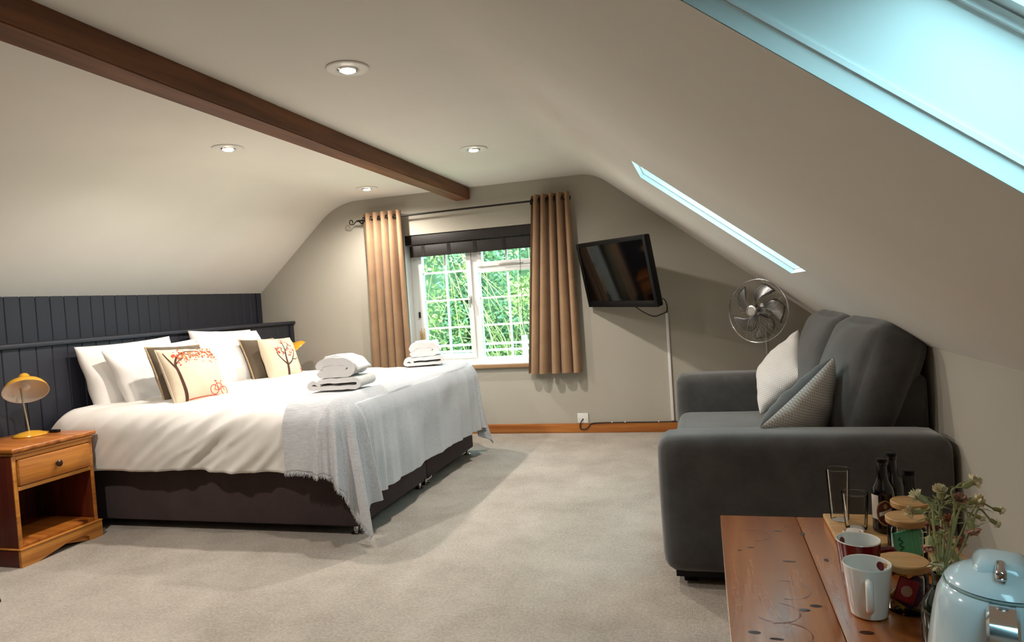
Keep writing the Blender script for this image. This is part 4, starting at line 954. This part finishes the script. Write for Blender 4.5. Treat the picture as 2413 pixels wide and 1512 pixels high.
def bottle(lab, x, y, h, r, rot, label=True):
    t = thing('beer_bottle', lab, 'bottle', (x, y, TT_), rot)
    k = h / 0.185
    lathe('glass', [(0.0, 0.0005), (r - 0.003, 0.0005), (r, 0.004), (r, 0.098 * k), (r * 0.9, 0.112 * k), (r * 0.55, 0.130 * k), (r * 0.46, 0.145 * k), (r * 0.44, 0.172 * k), (0.0, 0.172 * k)], 'bottle_dark', t, 36)
    lathe('neck_ring', [(r * .45, 0.168 * k), (r * .52, 0.170 * k), (r * .52, 0.176 * k), (r * .45, 0.178 * k)], 'bottle_dark', t, 24, closed=False)
    lathe('cap', [(r * .50, 0.1765 * k), (r * .54, 0.178 * k), (r * .50, 0.185 * k), (0.0, 0.1855 * k)], 'black_plastic', t, 24)
    if label:
        def patch(nm, mat, fn, off, NA=16, NB=10):
            vs, fs = [], []
            for j in range(NB + 1):
                for i in range(NA + 1):
                    a, z = fn(i / NA * 2 - 1, j / NB * 2 - 1); vs.append(((r + off) * math.cos(a), (r + off) * math.sin(a), z))
            for j in range(NB):
                for i in range(NA): q = j * (NA + 1) + i; fs.append((q, q + 1, q + NA + 2, q + NA + 1))
            return link(nm, pd(nm, vs, fs), mat, t, smooth='all')
        patch('label_strip', 'label_white', lambda u, v: (-PI / 2 - 0.95 + u * 0.42, 0.062 + v * 0.028), 0.0006)
        ov = lambda s: (lambda u, v: (-PI / 2 + 0.05 + u * 0.80 * s * math.sqrt(max(0, 1 - v * v * .98)), 0.050 + v * 0.030 * s))
        patch('label_oval', 'label_gold', ov(1.0), 0.0009); patch('label_oval_inner', 'label_maroon', ov(.88), 0.0012)
        patch('label_band', 'label_white', lambda u, v: (-PI / 2 + 0.05 + u * 0.52, 0.052 + v * 0.0045 + u * 0.006), 0.0016)
        patch('label_crest', 'label_gold', lambda u, v: (-PI / 2 + 0.05 + u * 0.16 * math.sqrt(max(0, 1 - v * v * .98)), 0.066 + v * 0.006), 0.0016)
bottle('dark bottle with a white label and maroon oval on the bamboo board', 0.379, 1.720, 0.172, 0.0240, -0.10)
bottle('plain black bottle behind the labelled bottle', 0.413, 1.778, 0.172, 0.0240, 1.4, False)
gb = thing('glass_bottle', 'slim grey glass bottle with a dark cap behind the jars', 'bottle', (0.4555, 1.802, TT_))
lathe('glass', [(0.0, 0.0005), (0.018, 0.0005), (0.019, 0.004), (0.019, 0.065), (0.015, 0.082), (0.0135, 0.09), (0.0135, 0.112), (0.0, 0.112)], 'grey_glass', gb, 30)
lathe('cap', [(0.0, 0.1123), (0.0145, 0.1123), (0.0145, 0.124), (0.0, 0.125)], 'black_plastic', gb, 24)

def jar(lab, x, y, z, fill):
    t = thing('storage_jar', lab, 'jar', (x, y, z), 0, 'stacked glass jars')
    R, H = 0.0365, 0.078
    lathe('glass', [(0.0, 0.0005), (R - .004, 0.0005), (R, 0.004), (R, H - 0.012), (R - 0.003, H - 0.006), (R - 0.003, H), (R - 0.0052, H), (R - 0.0052, H - 0.006), (R - 0.0026, H - 0.013), (R - 0.0026, 0.006), (0.0, 0.005)], 'jar_glass', t, 40)
    lathe('lid', [(0.0, H + 0.0005), (R + 0.002, H + 0.0005), (R + 0.003, H + 0.002), (R + 0.003, H + 0.0115), (R + 0.001, H + 0.0135), (0.0, H + 0.0135)], 'bamboo', t, 40)
    tube('seal_ring', [((R - 0.004) * math.cos(2 * PI * k / 30), (R - 0.004) * math.sin(2 * PI * k / 30), H - 0.003) for k in range(31)], 0.002, 'jar_glass', t, 6)
    return t
def sachet(lab, group, loc, w, h, yaw, tilt, mat, emblem=None, roll=0.0):
    o = bpy.data.objects.new('tea_sachet', None); C.objects.link(o); o.matrix_world = pose(loc, yaw, tilt, roll); tag(o, lab, 'sachet', group); o.empty_display_size = .02
    cu = Cush(w, h, 0.004, 0.0, 0.5, 0.0004, loc[0] * 100); cu.build('packet', [mat], o, 8)
    if emblem == 'sachet_dark_green': part_of(o, 'lettering', [print_strip(cu, [(-.1 + .28 * math.sin(q * 1.9), -.7 + q * .13) for q in range(11)], .05, .05, 4)], emblem)
    elif emblem: part_of(o, 'emblem', [([cu.P(.55 * math.cos(a * PI / 8), -.05 + .45 * math.sin(a * PI / 8), -1, .0006) for a in range(16)], [tuple(range(16))])], emblem)
    return o
JH = 0.0918
jar('front glass jar on the table with red and purple sachets inside', 0.327, 1.345, TZ, None)
jar('middle glass jar on the bamboo board with green sachets inside', 0.384, 1.552, TT_, None)
jar('rear glass jar with a bamboo lid beside the dark bottles', 0.420, 1.660, TT_, None)
cs = thing('wooden_coaster', 'small round bamboo disc on the board beside the green sachet jar', 'coaster', (0.352, 1.632, TT_))
lathe('disc', [(0.0, 0.0005), (0.024, 0.0005), (0.026, 0.002), (0.026, 0.010), (0.024, 0.012), (0.0, 0.012)], 'bamboo', cs, 32)
for k in range(5):
    sachet(('mint green tea sachet with a dark emblem at the front of the middle jar' if k == 0 else 'mint green tea sachet fanned out behind the front one in the middle jar'), 'green tea sachets', (0.370 + 0.0072 * k, 1.540 + 0.004 * k, TT_ + 0.034), 0.034, 0.054, 0.30 - 0.10 * k, -0.08, 'sachet_green', 'sachet_dark_green' if k == 0 else None, 0.06)
sachet('pale white sachet beside the green sachets in the middle jar', None, (0.404, 1.562, TT_ + 0.037), 0.022, 0.056, 0.1, -0.05, 'sachet_white')
sachet('red sachet with a round pale emblem in the front jar', None, (0.322, 1.322, TZ + 0.044), 0.034, 0.044, 0.0, -0.12, 'sachet_red', 'emblem_pale', -0.35)
for k in range(3): sachet('purple sachet standing behind the red sachet in the front jar', 'purple sachets', (0.331 + 0.006 * k, 1.332 + 0.006 * k, TZ + 0.034), 0.030, 0.050, 0.0, -0.15, 'sachet_purple', None, -0.60)
sachet('gold edged sachet at the bottom of the front jar', None, (0.316, 1.334, TZ + 0.026), 0.030, 0.036, 0.1, -0.1, 'sachet_gold', None, 0.75)

def mug(lab, x, y, mat, rot):
    t = thing('mug', lab, 'mug', (x, y, TZ), rot, 'mugs')
    r0, r1, h = 0.030, 0.0405, 0.094
    lathe('body', [(0.0, 0.0008), (r0 - .003, 0.0008), (r0, 0.003), (r0 + 0.004, 0.03), (r1, h - 0.001)], mat, t, 48, closed=False)
    lathe('inside', [(r1, h - 0.001), (r1 - 0.001, h + 0.001), (r1 - 0.003, h), (r0 + 0.001, 0.03), (r0 - 0.005, 0.008), (0.0, 0.006)], 'mug_white', t, 48, closed=False)
    tube('handle', spline([(0, -0.036, 0.074), (0, -0.058, 0.077), (0, -0.066, 0.060), (0, -0.060, 0.035), (0, -0.034, 0.024)], 6), [0.0062] * 25, mat, t, 12)
    vs = []
    for k in range(14):
        a = 2 * PI * k / 14; an = 0.85 + 0.22 * math.cos(a); z = h - 0.014 + 0.008 * math.sin(a); rr = r0 + 0.001 + (r1 - 0.003 - r0 - 0.001) * (z - 0.03) / (h - 0.03) - 0.0006
        vs.append((rr * math.cos(an), rr * math.sin(an), z))
    link('inside_mark', pd('inside_mark', vs, [tuple(range(14))]), 'mug_mark', t)
mug('dark red mug with a white inside', 0.268, 1.435, 'mug_red', 1.5)
mug('plain white mug with its handle toward the camera', 0.258, 1.315, 'mug_white', -0.16)

# dried flowers in a green bottle
VX, VY = 0.343, 1.200
vz = thing('bottle_vase', 'dark green glass bottle used as a vase beside the kettle', 'vase', (VX, VY, TZ))
lathe('glass', [(0.0, 0.0005), (0.028, 0.0005), (0.031, 0.004), (0.031, 0.065), (0.027, 0.083), (0.016, 0.100), (0.0125, 0.110), (0.0130, 0.122), (0.0145, 0.123), (0.0145, 0.128), (0.0105, 0.128), (0.0105, 0.09), (0.0, 0.08)], 'bottle_green', vz, 36)
def head(nm, parent, c, d, r, mat, seed):
    # ruffled carnation head on a green calyx
    rr = random.Random(seed); d = Vector(d).normalized(); q = d.to_track_quat('Z', 'Y'); data = []
    calyx = lathe_data([(0.0015, 0.0), (r * .42, r * .35), (r * .40, r * 1.1), (r * .5, r * 1.35)], 8)
    cal = ([Vector(c) + q @ Vector(v) for v in calyx[0]], calyx[1])
    for lay in range(3):
        nP = 9; R = r * (1.0 - .22 * lay); vs = [Vector(c) + q @ Vector((0, 0, r * 1.1))]; fs = []
        for k in range(nP * 2):
            a = PI * k / nP + lay; rad = R * (1.0 if k % 2 == 0 else .72) * rr.uniform(.85, 1.15)
            vs.append(Vector(c) + q @ Vector((rad * math.cos(a), rad * math.sin(a), r * (1.5 + .25 * lay) + rr.uniform(-.25, .25) * r)))
        for k in range(nP * 2): fs.append((0, 1 + k, 1 + (k + 1) % (nP * 2)))
        data.append((vs, fs))
    vs, fs = merge(data); o = link(nm, pd(nm, vs, fs), mat, parent)
    link('calyx', pd('calyx', cal[0], cal[1]), 'stem_dry', o)
    return o
FL = [((0.416, 1.273, 0.705), 'petal_cream', 'cream flower on the tallest stem', (0.8, 0, .5)), ((0.364, 1.258, 0.693), 'petal_cream', 'cream flower head above the rear jar lid', (-.1, -.2, 1)),
      ((0.421, 1.274, 0.673), 'petal_cream', 'cream flower pointing toward the wall', (1, 0, .25)), ((0.394, 1.266, 0.676), 'petal_pink', 'pinkish flower among the upper stems', (.1, -.4, .8)),
      ((0.318, 1.244, 0.662), 'petal_cream', 'cream flower drooping over the bamboo lid', (-1, 0, -.1)), ((0.329, 1.248, 0.686), 'petal_cream', 'small cream flower over the rear jar', (-.8, 0, .5)),
      ((0.350, 1.252, 0.640), 'petal_red', 'dark red flower hanging beside the green sachets', (-.2, -.3, -.9)), ((0.375, 1.260, 0.644), 'petal_pink', 'faded pink flower low in the bunch', (0.1, -.6, .3)),
      ((0.341, 1.249, 0.604), 'petal_pink', 'pink flower hanging above the front jar lid', (-.2, -.4, -.8)), ((0.361, 1.254, 0.590), 'petal_cream', 'cream flower in the middle of the bunch', (.1, -.8, -.4)),
      ((0.412, 1.270, 0.628), 'petal_pink', 'orange pink flower drooping toward the kettle', (.25, -.2, -1)), ((0.425, 1.275, 0.645), 'petal_cream', 'cream bud at the end of the lowest branch', (1, 0, -.35)),
      ((0.370, 1.256, 0.570), 'petal_red', 'rust red flower hanging over the bottle neck', (.1, -.4, -1)), ((0.350, 1.250, 0.575), 'petal_cream', 'cream flower just above the bottle neck', (.0, -.6, -.6)), ((0.381, 1.259, 0.580), 'petal_cream', 'cream flower close to the kettle lid', (.3, -.4, -.8)),
      ((0.450, 1.282, 0.634), 'petal_cream', 'small cream bud beside the corner wall', (.8, 0, -.6)), ((0.458, 1.285, 0.655), 'petal_cream', 'tiny cream bud furthest toward the wall', (.9, 0, -.2)), ((0.386, 1.262, 0.606), 'petal_pink', 'curled pink flower between the bottle neck and the wall', (.4, -.4, .2))]
neck = Vector((VX, VY, TZ + 0.125)); CAMP = Vector((0, 0, 1.0604))
for i, (c, mt, lab, d) in enumerate(FL):
    k_ = 0.945 + 0.05 * ((i * 7) % 5) / 4; c = CAMP + (Vector(c) - CAMP) * k_; d = Vector(d).normalized(); r = 0.0135 if 'bud' not in lab else 0.0085
    c = c - d * r * 1.2
    t = thing('dried_flower', 'dried ' + lab, 'flower', c, 0, 'dried flowers in the green bottle')
    head('flower_head', t, (0, 0, 0), d, r, mt, i)
    s0 = neck + Vector((0.005 * math.cos(i * 2.1), 0.005 * math.sin(i * 2.1), -0.012)) - c
    mid = s0 * 0.42 + Vector((0, 0, 0.022 + 0.012 * (i % 3))); stp = spline([s0, mid, -d * 0.018 + Vector((0, 0, 0.004)), d * 0.002], 6); tube('stem', stp, 0.0015, 'stem_dry', t, 5)
    rr = random.Random(i + 40)
    for k in range(6):
        b0 = stp[rr.randrange(5, 16)]; e = b0 + Vector((rr.uniform(-1, 1), rr.uniform(-.6, .6), rr.uniform(-.3, .8))) * 0.026
        w = Vector((rr.uniform(-1, 1), rr.uniform(-1, 1), 0)).normalized() * 0.003; m_ = b0.lerp(e, .5) + Vector((0, 0, .003))
        link('leaf', pd('leaf', [b0, m_ + w, e, m_ - w, m_ + Vector((0, 0, .0012))], [(0, 1, 4), (1, 2, 4), (2, 3, 4), (3, 0, 4)]), 'stem_dry', t)

# kettle
KX, KY = 0.362, 1.020
kt = thing('electric_kettle', 'pale blue electric kettle with chrome handle trim', 'kettle', (KX, KY, TZ), -0.34)
lathe('power_base', [(0.0, 0.0005), (0.094, 0.0005), (0.097, 0.004), (0.095, 0.014), (0.0, 0.016)], 'black_plastic', kt, 48)
lathe('body', [(0.0, 0.017), (0.090, 0.017), (0.094, 0.021), (0.0925, 0.05), (0.087, 0.10), (0.080, 0.145), (0.074, 0.172), (0.067, 0.186), (0.060, 0.191), (0.0, 0.192)], 'kettle_blue', kt, 64)
lathe('lid', [(0.062, 0.1905), (0.0645, 0.192), (0.060, 0.198), (0.045, 0.207), (0.022, 0.213), (0.0, 0.215)], 'kettle_blue', kt, 48)
tube('lid_seam', [(0.0655 * math.cos(2 * PI * k / 48), 0.0655 * math.sin(2 * PI * k / 48), 0.1885) for k in range(49)], 0.0012, 'dust_seal', kt, 6)
# raised spine over the lid that carries the chrome catch
rbox('spine', (0.066, 0.080, 0.034), 0.016, 'kettle_blue', kt, 8, (0, 0, 0.004), (0.0, 0.012, 0.203))
rbox('catch', (0.013, 0.044, 0.014), 0.005, 'chrome', kt, 6, (0, 0, 0.002), (0.0, -0.030, 0.2175))
# handle toward the camera: a chrome bridge and a long grip
def slab(nm, path, w, th, mat):
    P = spline([Vector((0, p[0], p[1])) for p in path], 6); vs, fs = [], []; prof = [(-w, 0), (-w * .8, th * .5), (w * .8, th * .5), (w, 0), (w * .8, -th * .5), (-w * .8, -th * .5)]
    for i, p in enumerate(P):
        t = (P[min(i + 1, len(P) - 1)] - P[max(i - 1, 0)]).normalized(); nn = Vector((0, -t.z, t.y))
        for a, b_ in prof: vs.append(p + Vector((a, 0, 0)) + nn * b_)
    n6 = len(prof)
    for i in range(len(P) - 1):
        for k in range(n6): a = i * n6 + k; b_ = i * n6 + (k + 1) % n6; fs.append((a, b_, b_ + n6, a + n6))
    fs.append(tuple(range(n6 - 1, -1, -1))); fs.append(tuple(range((len(P) - 1) * n6, len(P) * n6)))
    me = pd(nm, vs, fs); bm = bmesh.new(); bm.from_mesh(me); bmesh.ops.recalc_face_normals(bm, faces=bm.faces[:]); bm.to_mesh(me); bm.free()
    return link(nm, me, mat, kt, smooth=50)
slab('handle_bridge', [(-0.060, 0.180), (-0.085, 0.186), (-0.112, 0.180), (-0.128, 0.160), (-0.132, 0.138)], 0.017, 0.012, 'chrome')
slab('handle_grip', [(-0.132, 0.140), (-0.134, 0.10), (-0.132, 0.06), (-0.124, 0.036), (-0.100, 0.030)], 0.0155, 0.013, 'chrome')
rbox('spout', (0.040, 0.050, 0.050), 0.016, 'kettle_blue', kt, 8, (0, 0.004, 0), (0.0, 0.078, 0.166))

# stool at the left, only a foot tip in view
st = thing('wooden_stool', 'dark wooden furniture leg tip at the left edge of the carpet', 'stool', (-2.96, 1.86, 0.0))
lathe('seat', [(0.0, 0.43), (0.15, 0.43), (0.16, 0.437), (0.16, 0.452), (0.15, 0.46), (0.0, 0.46)], 'dark_wood', st, 32)
for k in range(4):
    a = 0.34 + k * PI / 2; tube('leg', [(0.10 * math.cos(a), 0.10 * math.sin(a), 0.43), (0.225 * math.cos(a), 0.225 * math.sin(a), 0.0)], [0.017, 0.012], 'dark_wood', st, 12)

# ================================================================ OUTSIDE THE WINDOW
tag(link('lawn', pd('lawn', [(-14, D + 0.6, -2.2), (8, D + 0.6, -2.2), (8, 30, -0.5), (-14, 30, -0.5)], [(0, 1, 2, 3)]), 'grass_green'), kind='structure')
def bush(lab, cx, cy, cz, rx, ry, rz, nleaf, mats, seed, twigs):
    t = thing('garden_shrub', lab, 'shrub', (cx, cy, -1.6), 0, 'shrubs outside the window'); O = Vector((cx, cy, -1.6)); rr = random.Random(seed)
    per = {m_: ([], []) for m_ in mats}
    for k in range(nleaf):
        while True:
            d = Vector((rr.uniform(-1, 1), rr.uniform(-1, 0.55), rr.uniform(-1, 1)))
            if 0.2 < d.length < 1: break
        d = d.normalized() * (0.62 + 0.38 * rr.random() ** 0.5)
        p = Vector((cx + d.x * rx, cy + d.y * ry, cz + d.z * rz)); p += Vector((noise.noise(p * 1.3), noise.noise(p * 1.3 + Vector((5, 0, 0))), noise.noise(p * 1.3 + Vector((0, 9, 0))))) * 0.35
        a = Vector((rr.uniform(-1, 1), rr.uniform(-1, 1), rr.uniform(-.6, 1))).normalized(); b_ = a.orthogonal().normalized(); s = rr.uniform(0.032, 0.065)
        vs, fs = per[mats[int(abs(noise.noise(p * 1.1)) * 2.6 + rr.random() * 0.8) % len(mats)]]
        o = len(vs); p = p - O; vs += [p - a * s, p + b_ * s * .42, p + a * s, p - b_ * s * .42]; fs.append((o, o + 1, o + 2, o + 3))
    for m_, (vs, fs) in per.items():
        if fs: q = link('foliage', pd('foliage', vs, fs), m_, t); q['kind'] = 'stuff'
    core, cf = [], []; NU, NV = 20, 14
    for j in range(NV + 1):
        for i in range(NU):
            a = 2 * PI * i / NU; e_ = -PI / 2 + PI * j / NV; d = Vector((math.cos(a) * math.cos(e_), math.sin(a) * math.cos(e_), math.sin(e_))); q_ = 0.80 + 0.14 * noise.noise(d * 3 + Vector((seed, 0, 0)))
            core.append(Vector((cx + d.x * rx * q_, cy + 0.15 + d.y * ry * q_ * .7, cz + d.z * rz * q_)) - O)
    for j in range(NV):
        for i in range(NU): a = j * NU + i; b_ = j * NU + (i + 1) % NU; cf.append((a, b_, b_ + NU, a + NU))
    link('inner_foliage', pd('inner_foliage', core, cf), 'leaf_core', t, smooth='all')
    for k in range(twigs):
        b0 = Vector((cx + rr.uniform(-.6, .6) * rx, cy - ry * rr.uniform(.3, .9), cz - rz * rr.uniform(.6, 1.0))) - O
        e = Vector((cx + rr.uniform(-.95, .95) * rx, cy - ry * rr.uniform(.75, 1.05), cz + rz * rr.uniform(-.2, .8))) - O
        m1 = b0.lerp(e, .4) + Vector((rr.uniform(-.3, .3), -.15, rr.uniform(.1, .5))); tube('twig', spline([b0, m1, e], 6), [0.016 - 0.012 * q / 12 for q in range(13)], 'bark_pale', t, 5)
    tube('trunk', [(0, 0, -0.4), (0.05, 0, 0.5), (0, 0, cz + 1.6)], [0.09, 0.06, 0.03], 'bark_pale', t, 8)
bush('tall light green shrub behind the casement side of the window', -4.9, 11.9, 0.75, 1.45, 1.2, 1.85, 15000, ['leaf_green', 'leaf_dark', 'leaf_yellow'], 1, 34)
bush('yellow twigged shrub behind the fixed side of the window', -2.9, 11.5, 0.75, 1.4, 1.1, 1.85, 15000, ['leaf_dark', 'leaf_green', 'leaf_yellow'], 2, 40)
bush('dark green shrub further along beyond the television side curtain', -0.6, 12.0, 0.75, 1.6, 1.2, 1.9, 8000, ['leaf_dark', 'leaf_green'], 3, 14)
bush('dark green shrub further along beyond the bed side curtain', -7.2, 12.2, 0.8, 1.6, 1.2, 1.9, 8000, ['leaf_dark', 'leaf_green'], 4, 10)
bush('broad leafy hedge filling the view behind the shrubs', -3.5, 14.6, 0.9, 7.0, 1.1, 2.5, 18000, ['leaf_dark', 'leaf_green'], 5, 0)
rl = thing('garden_fence', 'pale garden rail low behind the fixed window pane', 'fence', (-2.7, 10.0, -1.7))
for z in (1.98, 2.08): box('rail', -1.6, 1.6, -0.02, 0.02, z, z + 0.035, 'rail_pale', rl, 0.004)
for x in (-1.5, 0.0, 1.5): box('post', x - .04, x + .04, 0.021, 0.10, -0.3, 2.2, 'rail_pale', rl, 0.005)
